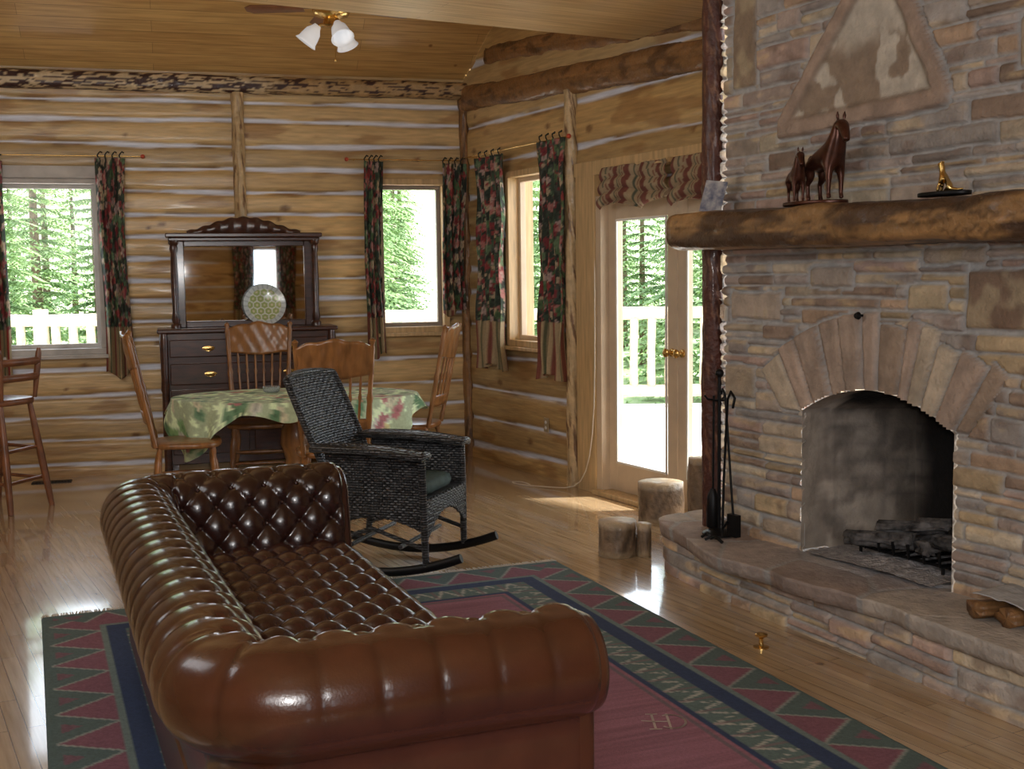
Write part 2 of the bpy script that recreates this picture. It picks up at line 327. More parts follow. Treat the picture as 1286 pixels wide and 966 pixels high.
def window(name,mw,x0,x1,z0,z1,mat,inner,fr=.05,dep=.16):
    e=thing(name,'window','window',mw);del e['label'];del e['category'];struct(e)
    mb=MB()
    for a,b,c,d in((x0,x1,z0,z0+fr),(x0,x1,z1-fr,z1),(x0,x0+fr,z0+fr,z1-fr),(x1-fr,x1,z0+fr,z1-fr)): mb.box(a,b,-.075,dep,c,d)
    mb.box(x0-.03,x1+.03,-.11,-.0,z0-.03,z0)
    mb.obj('frame',mat,e,bevel=.004,smooth=False)
    i=fr;mb=MB();w=.035
    for a,b,c,d in((x0+i,x1-i,z0+i,z0+i+w),(x0+i,x1-i,z1-i-w,z1-i),(x0+i,x0+i+w,z0+i+w,z1-i-w),(x1-i-w,x1-i,z0+i+w,z1-i-w)): mb.box(a,b,.02,.07,c,d)
    mb.obj('sash',inner,e,bevel=.003,smooth=False)
    mb=MB();y=.045;mb.add([(x0+i,y,z0+i),(x1-i,y,z0+i),(x1-i,y,z1-i),(x0+i,y,z1-i)],[(0,1,2,3)]);mb.obj('glass_pane',GLASS,e,smooth=False)
window('window_1',BK,-3.90,-3.04,1.0,2.42,GREYTRIM,GREYTRIM)
window('window_2',BK,-.83,-.19,1.11,2.43,TRIM,M('greyed_sash',(.25,.21,.18),.5))
window('window_3',RT,.84,1.60,1.02,2.43,TRIM,DOORP)
window('window_4',RR,4.28,4.97,.88,2.22,TRIM,DOORP)
def door(name,x0,x1,knobx):
    e=thing(name,'d','d',RT);del e['label'];del e['category'];struct(e)
    z0,z1=.04,2.10;st=.105
    mb=MB();mb.box(x0,x0+st,-.0,.045,z0,z1);mb.box(x1-st,x1,-.0,.045,z0,z1);mb.box(x0+st,x1-st,0,.045,z0,z0+.2);mb.box(x0+st,x1-st,0,.045,z1-.12,z1)
    mb.obj('door_frame',DOORP,e,bevel=.004,smooth=False)
    mb=MB();a,b,c,d=x0+st,x1-st,z0+.2,z1-.12
    for q in((a,b,c,c+.015),(a,b,d-.015,d),(a,a+.015,c,d),(b-.015,b,c,d)): mb.box(q[0],q[1],-.01,.0,q[2],q[3])
    mb.obj('glazing_bead',WHITE,e,smooth=False)
    mb=MB();mb.add([(a,.02,c),(b,.02,c),(b,.02,d),(a,.02,d)],[(0,1,2,3)]);mb.obj('glass_pane',GLASS,e,smooth=False)
    mb=MB();mb.tube([(knobx,0,1.07),(knobx,-.012,1.07),(knobx,-.013,1.07),(knobx,-.035,1.07),(knobx,-.045,1.07),(knobx,-.06,1.07),(knobx,-.072,1.07)],[.028,.026,.011,.011,.026,.03,.012],16);mb.obj('door_knob',BRASS,e,label='round brass knob')
door('door_1',2.26,3.08,3.03);door('door_2',3.09,3.85,3.145)
mb=MB();mb.box(2.19,2.265,-.07,.12,0,2.14);mb.box(3.85,3.92,-.07,.12,0,2.14);mb.box(2.19,3.92,-.07,.12,2.10,2.15);struct(mb.obj('trim_10',DOORP,mw=RT,bevel=.004,smooth=False))
# ------------------------------------------------------------------ curtains
def floral(S,Tt,seed,bg,cols,n,rmin,rmax,ext):
    rng=np.random.RandomState(seed);C=np.ones(S.shape+(3,))*np.array(bg)
    C=mixc(C,sstep(.55,.62,fbm(S*22,Tt*22,seed)),np.array(bg)*1.8+.02)
    for i in range(n):
        cx=rng.rand()*ext[0];cy=ext[1]+rng.rand()*(ext[2]-ext[1]);r=rmin+(rmax-rmin)*rng.rand();c=cols[rng.randint(len(cols))]
        a=np.arctan2(Tt-cy,S-cx);d=np.hypot(S-cx,Tt-cy)/(r*(1+.22*np.cos(5*a+cx*40)))
        C=mixc(C,1-sstep(.85,1.05,d),c);C=mixc(C,(1-sstep(.2,.4,d))*.7,np.array(c)*.45)
    return C
CUR=[(.26,.04,.04),(.40,.16,.14),(.46,.35,.23),(.08,.14,.06),(.12,.19,.10),(.20,.03,.035),(.42,.30,.27),(.03,.045,.03),(.05,.08,.05)]
def curtain(name,mw,x0,x1,z0,z1,zs,seed,label,nf=4,amp=.03,yoff=-.13,flare=0,hem=(.20,.06,.04)):
    e=thing(name,label,'curtain',mw,'floral window curtains')
    nu,nv=60,150;s=np.linspace(0,1,nu);t=np.linspace(0,1,nv);S,Tt=np.meshgrid(s,t,indexing='ij')
    zb=z0+.03*np.sin(S*7+seed);Zg=zb+(z1-zb)*Tt
    w=(1-.12*np.sin(Tt*PI*1.1))+flare*(1-Tt)
    xc=(x0+x1)/2;Xg=xc+(S-.5)*(x1-x0)*w+.012*np.sin(Tt*5+seed)
    Yg=yoff+amp*np.sin(S*2*PI*nf+seed+Tt*1.3)*(.6+.4*(1-Tt))+.01*np.sin(Tt*17+S*9)
    fs=S*(x1-x0)*2.6;C=floral(fs,Zg,seed,(.022,.028,.020),CUR,int(260*(x1-x0)*(z1-zs)*2.6*2),.014,.042,((x1-x0)*2.6,zs,z1))
    st=(fs*22)%4;SC=np.ones(C.shape)*np.array((.38,.28,.16));SC=mixc(SC,(st<.9)*1.,hem);SC=mixc(SC,((st>2)&(st<2.6))*1.,(.10,.10,.05));
    low=(Zg<zs);C=np.where(low[...,None],SC,C)
    P=np.stack([Xg,Yg,Zg],-1);gridobj('drape',P,C,ATT,e,solid=.003,label='floral cloth with striped hem')
    for k in range(4):
        x=x0+(x1-x0)*(k+.5)/4;mb=MB();mb.tube([(x,yoff+.01,z1-.03),(x-.012,yoff-.01,z1+.02),(x-.002,yoff-.018,z1+.035),(x+.01,yoff,z1+.05),(x+.022,yoff-.012,z1+.04)],.006,6)
        mb.obj('tie_tab',TIE,e)
    return e
curtain('curtain',BK,-3.07,-2.85,.83,2.57,1.22,1,'dark floral curtain with tan striped hem beside a log wall window',3,.035)
curtain('curtain',BK,-.93,-.77,.92,2.57,1.25,2,'narrow gathered dark floral curtain with striped hem',3,.03)
curtain('curtain',BK,-.26,-.05,1.27,2.56,1.30,3,'dark floral curtain hanging in the log wall corner',3,.03)
curtain('curtain',RT,.46,.92,.84,2.57,1.22,4,'wide floral curtain with striped hem tied at top',5,.04)
curtain('curtain',RT,1.49,1.88,.82,2.60,1.24,5,'floral curtain with long striped hem beside the window',4,.04)
curtain('curtain',BK,-4.0,-3.76,.83,2.54,1.22,6,'dark floral curtain with red striped hem at the window edge',3,.035,hem=(.25,.03,.02))
curtain('curtain',RR,4.0,4.42,.6,2.35,1.0,7,'floral curtain beside the window of the rear log wall',4,.04)
curtain('curtain',RR,4.85,5.3,.6,2.35,1.0,8,'floral curtain beside the window of the rear log wall',4,.04)
REDK=M('red_wood_knob',(.5,.07,.03),.4)
def rod(mw,x0,x1,z,kx):
    e=thing('curtain_rod','thin brass curtain rod with red wooden finial','curtain rod',mw,'curtain rods')
    mb=MB();mb.tube([(x0,-.13,z),(x1,-.13,z)],.004,8)
    for x in (x0+.06,x1-.06): mb.tube([(x,-.13,z),(x,-.02,z)],.004,6)
    mb.obj('rod',BRASS,e)
    for x in kx: mb=MB();mb.ball((x,-.13,z),.018);mb.obj('finial',REDK,e)
rod(BK,-4.3,-2.72,2.585,[-2.71]);rod(BK,-1.06,-.08,2.585,[-1.07]);rod(RT,.20,1.93,2.6,[1.94])
def valance(x0,x1,z0,z1,seed,label):
    e=thing('roman_valance',label,'valance',RT,'striped door valances')
    nu,nv=60,60;S,Tt=np.meshgrid(np.linspace(0,1,nu),np.linspace(0,1,nv),indexing='ij')
    zb=z0+.05*np.abs(np.sin(S*PI*1.5+.3))-.02;Zg=zb+(z1-zb)*Tt
    Yg=-.13-.04*np.abs(np.sin((1-Tt)*PI*3+ .9*np.sin(S*5)))*(1-Tt*.6)-.012*np.sin(S*20)
    flr=1+.06*(1-Tt);Xg=(x0+x1)/2+(S-.5)*(x1-x0)*flr
    st=(S*(x1-x0)/.16+.45*(1-Tt)*np.sin(S*6))%1;C=np.ones(S.shape+(3,))*np.array((.36,.27,.17))
    C=mixc(C,(st<.3)*1.,(.17,.055,.04));C=mixc(C,((st>.55)&(st<.63))*1.,(.08,.09,.06));C=mixc(C,((st>.8)&(st<.86))*1.,(.20,.08,.05))
    gridobj('cloth',np.stack([Xg,Yg,Zg],-1),C,ATT,e,solid=.004)
    mb=MB();mb.box(x0,x1,-.13,-.09,z1-.02,z1+.01);mb.obj('head_rail',TRIM,e,smooth=False)
valance(2.38,3.16,2.05,2.33,1,'tan and burgundy striped roman shade above glass door')
valance(3.22,3.98,2.03,2.33,2,'tan and burgundy striped roman shade over second door')
# ------------------------------------------------------------------ fireplace
fire=thing('fireplace','tan ledge stone fireplace with arched opening and raised hearth','fireplace',FP)
PAL=np.array([(.46,.38,.31),(.57,.47,.35),(.38,.32,.28),(.47,.40,.36),(.33,.24,.18),(.60,.51,.38),(.54,.38,.26),(.43,.34,.29),(.48,.43,.39),(.58,.44,.27),(.50,.36,.30)])*.97
def stones(Ug,Zg,seed,hmin=.030,hmax=.115,wmin=.14,wmax=.58):
    rng=np.random.RandomState(seed)
    Us=Ug+.010*(fbm(Ug*5,Zg*9,seed)-.5);Zs=Zg+.035*(fbm(Ug*1.3,Zg*2,seed+1)-.5)+.006*(fbm(Ug*12,Zg*12,seed+2)-.5)
    zb=[Zs.min()-.05]
    while zb[-1]<Zs.max(): zb.append(zb[-1]+hmin+(hmax-hmin)*rng.rand())
    zb=np.array(zb);r=np.clip(np.searchsorted(zb,Zs,side='right')-1,0,len(zb)-2)
    D=np.zeros(Ug.shape);ID=np.zeros(Ug.shape,int);nid=1
    for i in range(len(zb)-1):
        m=r==i
        if not m.any(): continue
        wb=[Us.min()-.3*rng.rand()-.01]
        h=zb[i+1]-zb[i]
        while wb[-1]<Us.max(): wb.append(wb[-1]+wmin+(wmax-wmin)*rng.rand()**1.4)
        wb=np.array(wb);c=np.clip(np.searchsorted(wb,Us[m],side='right')-1,0,len(wb)-2)
        du=np.minimum(Us[m]-wb[c],wb[c+1]-Us[m]);z=Zs[m]
        sp=(rng.rand(len(wb))<.45)&(h>.075);mid=zb[i]+h*(.35+.3*rng.rand(len(wb)));mid=np.where(sp,mid,9)
        up=z>mid[c];lo=np.where(up,mid[c],zb[i]);hi=np.where(up|(mid[c]>8),zb[i+1],mid[c])
        dzz=np.minimum(z-lo,hi-z);D[m]=np.minimum(du,dzz);ID[m]=nid+c*2+up;nid+=len(wb)*2
    return D,ID
def rnd(ID,s): 
    n=(ID.astype(np.int64)*2654435761+s*40503)&0xffffffff;n=((n^(n>>15))*2246822519)&0xffffffff;return ((n^(n>>13))&0xffff)/65535.
MORT=(.43,.42,.41)
def stonecol(D,ID,Ug,Zg,seed):
    C=PAL[(rnd(ID,3)*len(PAL)).astype(int)%len(PAL)]*(.74+.44*rnd(ID,5))[...,None]
    f=fbm(Ug*6+rnd(ID,7)*30,Zg*20+rnd(ID,8)*30,seed);C=C*(.72+.56*f)[...,None];C=mixc(C,sstep(.6,.75,f)*.5,(.68,.51,.28));C=mixc(C,sstep(.58,.76,fbm(Ug*9,Zg*12+ID,seed+4))*.5,(.22,.14,.10))
    return C
st=.009
us=np.arange(0,2.80,st);zs=np.arange(.0,3.165,st);Ug,Zg=np.meshgrid(us,zs,indexing='ij')
D,ID=stones(Ug,Zg,5);C=stonecol(D,ID,Ug,Zg,5)
H=.010+.024*rnd(ID,11)
def intr(w): return 1.07-.14*((w-1.03)/.46)**2
rects=[(.06,.235,2.50,3.16),(1.53,1.98,1.36,1.60),(1.22,1.43,1.43,1.54),(.05,.42,1.36,1.50),(.62,.9,1.52,1.62),(1.3,1.62,1.62,1.69),(.0,.24,.96,1.13),(1.55,1.8,2.9,3.15),(1.75,2.2,2.35,2.55),(.3,.58,.30,.38)]
for q,(a,b,c,d_) in enumerate(rects):
    wob=.010*(fbm(Ug*8,Zg*8,q)-.5)*2;dd=np.minimum(np.minimum(Ug-a,b-Ug),np.minimum(Zg-c,d_-Zg))+wob
    m=dd>-.012;D=np.where(m,np.maximum(dd,0),D);ID=np.where(m,90000+q,ID);H=np.where(m,.022,H)
    c1=[(.30,.22,.15),(.24,.16,.11),(.54,.42,.28),(.48,.39,.31),(.42,.35,.29),(.44,.36,.29),(.5,.4,.29),(.38,.32,.26),(.5,.4,.3),(.5,.4,.3)][q]
    f=fbm(Ug*7,Zg*5,60+q);cc_=np.ones(C.shape)*np.array(c1)*(.7+.6*f)[...,None];cc_=mixc(cc_,sstep(.55,.65,f)*.6,(.52,.42,.27));C=np.where(m[...,None],cc_,C)
cx,cz=1.03,.2;th=np.arctan2(Ug-cx,Zg-cz);rr=np.hypot(Ug-cx,Zg-cz)+.01*(fbm(Ug*9,Zg*9,70)-.5)
rng=np.random.RandomState(4);tb=[-.68]
while tb[-1]<.62: tb.append(tb[-1]+.07+.07*rng.rand())
tb=np.array(tb);k=np.clip(np.searchsorted(tb,th)-1,0,len(tb)-2)
ro=1.16+.07*rnd(k+500,3)-.02*np.abs(th)
dd=np.minimum((th-tb[k])*rr,(tb[k+1]-th)*rr);dd=np.minimum(dd,ro-rr);dd=np.minimum(dd,Zg-np.maximum(intr(Ug),.93)+.03*(np.abs(Ug-cx)<.46))
m=(dd>-.008)&(th>tb[0])&(th<tb[-1])&(Zg>.9);kk=k+7000
D=np.where(m,np.maximum(dd,0),D);H=np.where(m,.022+.02*rnd(kk,6),H)
vc=np.array([(.54,.44,.33),(.43,.33,.26),(.58,.48,.36),(.36,.27,.20),(.50,.38,.30)])[(rnd(kk,2)*5).astype(int)%5]
f=fbm((th*26),rr*4,71);vc=vc*(.65+.7*f)[...,None];C=np.where(m[...,None],vc,C)
poly=[(.40,2.22),(1.42,2.25),(1.44,2.33),(1.10,3.00),(1.00,3.00),(.41,2.32)]
dd=np.full(Ug.shape,9.)
for i in range(len(poly)):
    a=poly[i];b=poly[(i+1)%len(poly)];ex,ez=b[0]-a[0],b[1]-a[1];l=math.hypot(ex,ez);dd=np.minimum(dd,((Zg-a[1])*ex-(Ug-a[0])*ez)/l)
dd+=.015*(fbm(Ug*7,Zg*7,80)-.5);m=dd>-.012
inn=sstep(.070,.100,dd+.03*(fbm(Ug*6,Zg*6,84)-.5));f=fbm(Ug*11,Zg*8,81);tc_=np.ones(C.shape)*np.array((.42,.31,.24))*(.8+.4*fbm(Ug*3+Zg*8,Zg*3-Ug*8,82))[...,None]
tc_=mixc(tc_,inn,(.60,.54,.45));ib=inn*sstep(.47,.54,f)*(1-sstep(2.55,2.68,Zg+.2*(f-.5)));tc_=mixc(tc_,ib*.75,(.24,.15,.09))
tc_=mixc(tc_,np.exp(-((dd-.085)/.012)**2)*.55,(.17,.11,.07))
C=np.where(m[...,None],tc_,C);D=np.where(m,np.maximum(dd,0),D);H=np.where(m,.04-.015*inn,H)
mo=1-sstep(.003,.009,D);C=mixc(C,mo,MORT);Y=-(H*sstep(.002,.014,D)+.004*(fbm(Ug*30,Zg*30,90)-.5))
soot=(1-sstep(.0,.22,Zg-intr(Ug)))*(np.abs(Ug-1.2)<.4)*(Zg<1.4)*.25*(1-np.abs(Ug-1.2)/.4);C=mixc(C,soot,(.08,.07,.06))
uc=Ug[:-1,:-1]+st/2;zc=Zg[:-1,:-1]+st/2
mask=~((uc>.59)&(uc<1.49)&(zc<intr(uc)))&(zc>.2)
gridobj('stone_facing',np.stack([Ug,Y,Zg],-1),C,STONE,fire,mask=mask)
y_=np.arange(0,.80,.012);Ug,Zg=np.meshgrid(y_,np.arange(0,3.165,.012),indexing='ij');D,ID=stones(Ug,Zg,15);C=mixc(stonecol(D,ID,Ug,Zg,15),1-sstep(.004,.01,D),MORT)
P=np.stack([-(.01+.02*rnd(ID,4))*sstep(.003,.016,D),Ug-.03,Zg],-1);gridobj('stone_return',P,C,STONE,fire)
P=P.copy();P[...,0]=2.80-P[...,0];gridobj('stone_return',P,C,STONE,fire)
ws=np.linspace(.59,1.49,31);arch=[(.59,.27)]+[(w,float(intr(w))) for w in ws]+[(1.49,.27)]
depths=[(-.02,0),(.13,.0),(.131,.03),(.55,.17)]
P=[]
for dy,ins in depths:
    row=[]
    for (w,z) in arch:
        k=(w-1.04)/.45;row.append((w-k*ins,dy,z-(0 if z<.3 else ins*.1)))
    P.append(row)
def interp(P):
    A=np.array(P)
    per=np.concatenate([np.linspace(0,1,25)[:-1],np.linspace(1,A.shape[1]-2,60)[:-1],np.linspace(A.shape[1]-2,A.shape[1]-1,25)])
    i0=np.clip(np.floor(per).astype(int),0,A.shape[1]-2);fr=(per-i0)[None,:,None];B=A[:,i0]*(1-fr)+A[:,i0+1]*fr
    ds=np.array([0,.5,1,2]+list(np.linspace(2,3,20)[1:]));j0=np.clip(np.floor(ds).astype(int),0,A.shape[0]-2);fd=(ds-j0)[:,None,None];return B[j0]*(1-fd)+B[j0+1]*fd
Q=interp(P)
yy=Q[...,1];zz=Q[...,2];xx=Q[...,0]
def sootc(x,y,z,sh=0):
    br=np.ones(x.shape+(3,))*np.array((.44,.38,.32))
    row=(z/.085)%1;br=mixc(br,(row<.09)*.6,(.25,.22,.2));col=((x+y)/.2+.5*(np.floor(z/.085)%2))%1;br=mixc(br,(col<.04)*.6,(.25,.22,.2))
    br=mixc(br,sstep(.42,.62,fbm(x*9+y*7,z*9,12))*.6,(.10,.085,.075))
    n_=.12*(fbm(x*6+y*4,z*5,7)-.5)
    s=sstep(.64,.92,x+sh+.10*(z-.5)+n_+.05*y);s=np.maximum(s,sstep(.84,1.02,z+.1*(fbm(x*8,y*8,3)-.5))*(y>.14))
    br=mixc(br,s,(.006,.005,.005));br=mixc(br,s*.7*sstep(1.16,1.28,x)*sstep(.55,.80,z),(.17,.145,.125));return br
C=sootc(xx,yy,zz);fm=(yy<.125);C=np.where(fm[...,None],np.ones(C.shape)*np.array((.42,.36,.30))*(.8+.4*fbm(xx*20,zz*20,3))[...,None],C)
gridobj('firebox',Q,C,SOOT,fire)
xs=np.linspace(.74,1.34,70);zs2=np.linspace(.27,1.08,70);xx,zz=np.meshgrid(xs,zs2,indexing='ij');gridobj('firebox_back',np.stack([xx,xx*0+.55,zz],-1),sootc(xx,xx*0+.5,zz,.0),SOOT,fire)
hp=[(-.40,.62),(-.40,.05),(-.38,-.12),(-.22,-.20),(.15,-.25),(.45,-.28),(.83,-.31),(1.2,-.33),(1.46,-.35),(1.92,-.39),(2.3,-.41),(2.75,-.42)]
hp=np.array(hp);seg=np.concatenate([[0],np.cumsum(np.hypot(*np.diff(hp,axis=0).T))])
S=np.arange(0,seg[-1],.01);px=np.interp(S,seg,hp[:,0]);py=np.interp(S,seg,hp[:,1]);ker=np.ones(15)/15
px=np.convolve(np.pad(px,7,'edge'),ker,'valid');py=np.convolve(np.pad(py,7,'edge'),ker,'valid')
tx=np.gradient(px);ty=np.gradient(py);l=np.hypot(tx,ty);nx=ty/l;ny=-tx/l
Sg,Zg=np.meshgrid(S,np.arange(0,.225,.008),indexing='ij');D,ID=stones(Sg,Zg,25,.05,.11,.15,.55);C=mixc(stonecol(D,ID,Sg,Zg,25)*1.05,1-sstep(.003,.009,D),MORT)
off=(.01+.025*rnd(ID,4))*sstep(.002,.014,D)
i=np.arange(len(S))[:,None]
sg=-1 if ny[len(S)//2]>0 else 1
P=np.stack([px[i]+sg*nx[i]*off,py[i]+sg*ny[i]*off,Zg],-1);gridobj('hearth_riser',P,C,STONE,fire)
ov=.05+.03*(fbm(S*3,S*0,44)-.5)*2+.010*(fbm(S*14,S*0,45)-.5)+.12*np.exp(-((px-.45)/.32)**2)*(py<0)+.06*np.exp(-((px-.95)/.2)**2)*(py<0)
ex,ey=px+sg*nx*ov,py+sg*ny*ov
tt=np.linspace(0,1,70);Sg,Tg=np.meshgrid(S,tt,indexing='ij')
inx=np.interp(S,[0,.6,1.2,seg[-1]],[-.2,-.1,.0,2.75]);iny=np.interp(S,[0,.6,1.2,seg[-1]],[.62,.62,.5,.5])
XX=ex[:,None]*(1-Tg)+inx[:,None]*Tg;YY=ey[:,None]*(1-Tg)+iny[:,None]*Tg
cells=np.random.RandomState(8).rand(22,2)*np.array([3.3,1.1])+np.array([-.5,-.5])
ddl=np.stack([np.hypot((XX-a)*.8+.05*(fbm(XX*4,YY*4,3)-.5),YY-b+.05*(fbm(XX*4,YY*4,5)-.5)) for a,b in cells],-1);so=np.sort(ddl,-1);idc=np.argmin(ddl,-1)+3000;edg=so[...,1]-so[...,0]
pal2=np.array([(.42,.35,.31),(.48,.42,.36),(.36,.28,.24),(.50,.45,.40)]);C=pal2[(rnd(idc,2)*4).astype(int)%4]*(.8+.4*fbm(XX*5,YY*5,9))[...,None];C=mixc(C,1-sstep(.012,.022,edg),MORT)
aw=np.exp(-(((XX-1.05)/.50)**2+((YY+.02)/.24)**2));C=mixc(C,aw*.75*(.4+fbm(XX*12,YY*12,2)),(.42,.41,.44))
ZZ=.265+.006*sstep(.01,.03,edg)+.008*(rnd(idc,6)-.5)+.006*(fbm(XX*10,YY*10,6)-.5)
P=np.stack([XX,YY,ZZ],-1)
skirt=[];Cs=[]
for q,(o_,z_) in enumerate([(-.05,.195),(-.01,.20),(-.004,.23),(-.002,.255)]):
    skirt.append(np.stack([ex+sg*nx*o_,ey+sg*ny*o_,np.full(len(S),z_)],-1));Cs.append(C[:,0]*.9)
P=np.concatenate([np.stack(skirt,1),P],1);C=np.concatenate([np.stack(Cs,1),C],1)
gridobj('hearth_slab',P,C,STONE,fire)
roughlog('mantel',(-.09,-.155,1.805),(2.75,-.155,1.78),.15,.088,'mantel',parent=fire,seed=33,pw=6,amp=.012)
mb=MB();mb.tube([(.98,-.02,1.40),(.98,-.05,1.40),(.98,-.055,1.40),(.98,-.07,1.40)],[.006,.006,.018,.012],10);mb.obj('damper_knob',BLACKIRON,fire)
nu=90;Xg,Yg=np.meshgrid(np.linspace(.66,1.42,nu),np.linspace(-.06,.50,nu),indexing='ij')
Zg=.278+.06*np.exp(-((Xg-1.10)/.28)**2-((Yg-.2)/.2)**2)*(.3+1.2*fbm(Xg*14,Yg*14,3))
e=gridobj('ash_pile',np.stack([Xg,Yg,Zg],-1),None,ASH,mw=FP);tag(e,'pale grey wood ash spread over the firebox floor','ash');e['kind']='stuff'
g=thing('fire_grate','black iron fire grate holding burnt logs','grate',FP@T(1.1,.22,.27))
mb=MB()
for x in np.linspace(-.26,.26,7): mb.tube([(x,-.17,.13),(x,-.16,.07),(x,.12,.06),(x,.16,.13)],.008,8)
for y in(-.12,.1): mb.tube([(-.28,y,.06),(.28,y,.06)],.008,8)
mb.obj('bars',BLACKIRON,g)
for x,y in((-.24,-.12),(.24,-.12),(-.24,.1),(.24,.1)): mb=MB();mb.tube([(x,y,.06),(x,y,0)],.008,8);mb.obj('leg',BLACKIRON,g)
for k,(x,y,z,a,l_,r_) in enumerate([(1.0,.08,.385,8,.34,.032),(1.14,.24,.385,-14,.40,.036),(1.10,.16,.440,28,.30,.030),(1.24,.10,.385,-40,.22,.030),(.93,.26,.385,-30,.20,.026),(1.2,.2,.47,-10,.2,.022)]):
    a=math.radians(a);dx,dy=math.cos(a)*l_/2,math.sin(a)*l_/2
    e=roughlog('charred_log',(x-dx,y-dy,z-.01),(x+dx,y+dy,z+.02),r_,r_*.8,(.10,.09,.085),mat=CHAR,mw=FP,seed=50+k,amp=.026);tag(e,'charred crumbling log with white ash on the grate','log','burnt logs on grate')
struct(roughlog('trim_11',(-.085,-.02,.27),(-.085,-.02,3.165),.06,.06,'red',mw=FP,seed=9,cap=False,amp=.008))
# ------------------------------------------------------------------ mantel items
def skinfig(name,chain,mat,parent,sub=2):
    me=bpy.data.meshes.new(name);me.from_pydata([c[0] for c in chain],[(i,c[2]) for i,c in enumerate(chain) if c[2] is not None],[])
    o=bpy.data.objects.new(name,me);COL.objects.link(o);o.parent=parent;me.materials.append(mat)
    md=o.modifiers.new('skin','SKIN');md.use_smooth_shade=True
    for i,c in enumerate(chain):
        rr_=c[1] if hasattr(c[1],'__len__') else (c[1],c[1]);me.skin_vertices[0].data[i].radius=rr_;me.skin_vertices[0].data[i].use_root=(i==0)
    s=o.modifiers.new('s','SUBSURF');s.levels=sub;s.render_levels=sub;return o
def horse(name,mw,s,headturn,label):
    e=thing(name,label,'figurine',mw)
    h=math.radians(headturn)
    c=[];A=lambda x,y,z,r,p:(c.append(((x*s,y*s,z*s),(r*s if not hasattr(r,'__len__') else (r[0]*s,r[1]*s)),p)),len(c)-1)[1]
    a=A(0,-.08,.198,.054,None);b=A(0,-.02,.188,.052,a);cst=A(0,.055,.195,.056,b);nk=A(0,.090,.240,.046,cst);n2=A(.0,.108,.285,.037,nk);pl_=A(0,.124,.322,.031,n2)
    dx=math.sin(h);dy=math.cos(h)
    hd=A(dx*.028,.128+dy*.028,.312,.029,pl_);m1=A(dx*.056,.128+dy*.054,.276,.021,hd);m2=A(dx*.074,.128+dy*.072,.250,.017,m1);A(dx*.079,.128+dy*.077,.238,.015,m2)
    for sx in(-1,1):
        sh=A(sx*.028,.075,.14,.024,cst);kn=A(sx*.030,.08,.08,.0125,sh);ft=A(sx*.030,.078,.025,.009,kn);A(sx*.030,.086,.004,.014,ft)
        hp_=A(sx*.03,-.095,.14,.032,a);st_=A(sx*.03,-.085,.105,.019,hp_);hk=A(sx*.03,-.115,.078,.011,st_);ft=A(sx*.03,-.108,.025,.009,hk);A(sx*.03,-.100,.004,.014,ft)
    skinfig('body',c,BRONZE,e)
    for sx in(-1,1):
        mb=MB();bx,by=sx*.014*dy+dx*.006,.122-sx*.014*dx+dy*.006;mb.tube([(bx*s,by*s,.342*s),(bx*s*1.1,by*s,.355*s),(bx*s*1.15,(by+.002)*s,.372*s)],[.006*s,.0075*s,.0015*s],8);mb.obj('ear',BRONZE,e)
    c=[((0,-.128*s,.205*s),.010*s,None),((0,-.15*s,.19*s),.014*s,0),((0,-.158*s,.14*s),.013*s,1),((0,-.155*s,.085*s),.006*s,2)]
    skinfig('tail',c,BRONZE,e)
    c=[((0,.106*s,.346*s),.006*s,None),((0,.084*s,.318*s),.010*s,0),((0,.066*s,.28*s),.011*s,1),((0,.044*s,.250*s),.008*s,2)]
    skinfig('mane',c,BRONZE,e)
    return e
MZ=1.895
tr=thing('sculpture_base','dark oval bronze base under the horse sculptures','sculpture base',FP@T(.80,-.155,MZ-.004))
mb=MB();mb.slab([(.18*math.cos(a)*(1+.05*math.sin(3*a)),.10*math.sin(a)) for a in np.linspace(0,2*PI,40,endpoint=False)],0,.016,.004);mb.obj('plinth',BRONZE,tr)
horse('horse_figurine',FP@T(.86,-.14,MZ+.012,-105),1.0,10,'bronze mare sculpture standing with lowered head on the mantel')
horse('horse_figurine',FP@T(.725,-.19,MZ+.012,-120),.64,5,'small bronze foal sculpture standing beside the mare')
bs=thing('brass_figurine','seated brass coyote figurine on a dark oval base','figurine',FP@T(1.52,-.14,MZ-.008))
mb=MB();mb.slab([(.125*math.cos(a),.06*math.sin(a)) for a in np.linspace(0,2*PI,32,endpoint=False)],0,.016,.004);mb.obj('plinth',BLACKIRON,bs)
c=[((.01,0,.045),.020,None),((-.005,0,.07),.017,0),((-.012,0,.098),.011,1),((-.016,0,.118),.012,2),((-.032,0,.128),.006,3),((-.010,.006,.136),.004,3),((-.010,-.006,.136),.004,3),((-.02,.010,.04),.007,1),((-.024,.011,.018),.006,7),((-.02,-.010,.04),.007,1),((-.024,-.011,.018),.006,9),((.03,0,.025),.012,0),((.055,.01,.022),.006,11),((.08,.015,.024),.004,12)]
skinfig('body',c,BRASS,bs)
mb=MB();mb.box(-.06,.06,-.002,.002,0,.16,Matrix.Rotation(math.radians(-14),4,'X')@Matrix.Rotation(math.radians(8),4,'Y'));cd=mb.obj('greeting_card',M('card_print',(.06,.08,.16),.4,base2=(.55,.53,.52),scale=22),mw=FP@T(.06,-.16,MZ+.004,25),smooth=False);tag(cd,'blue and white printed card propped on the mantel end','card')
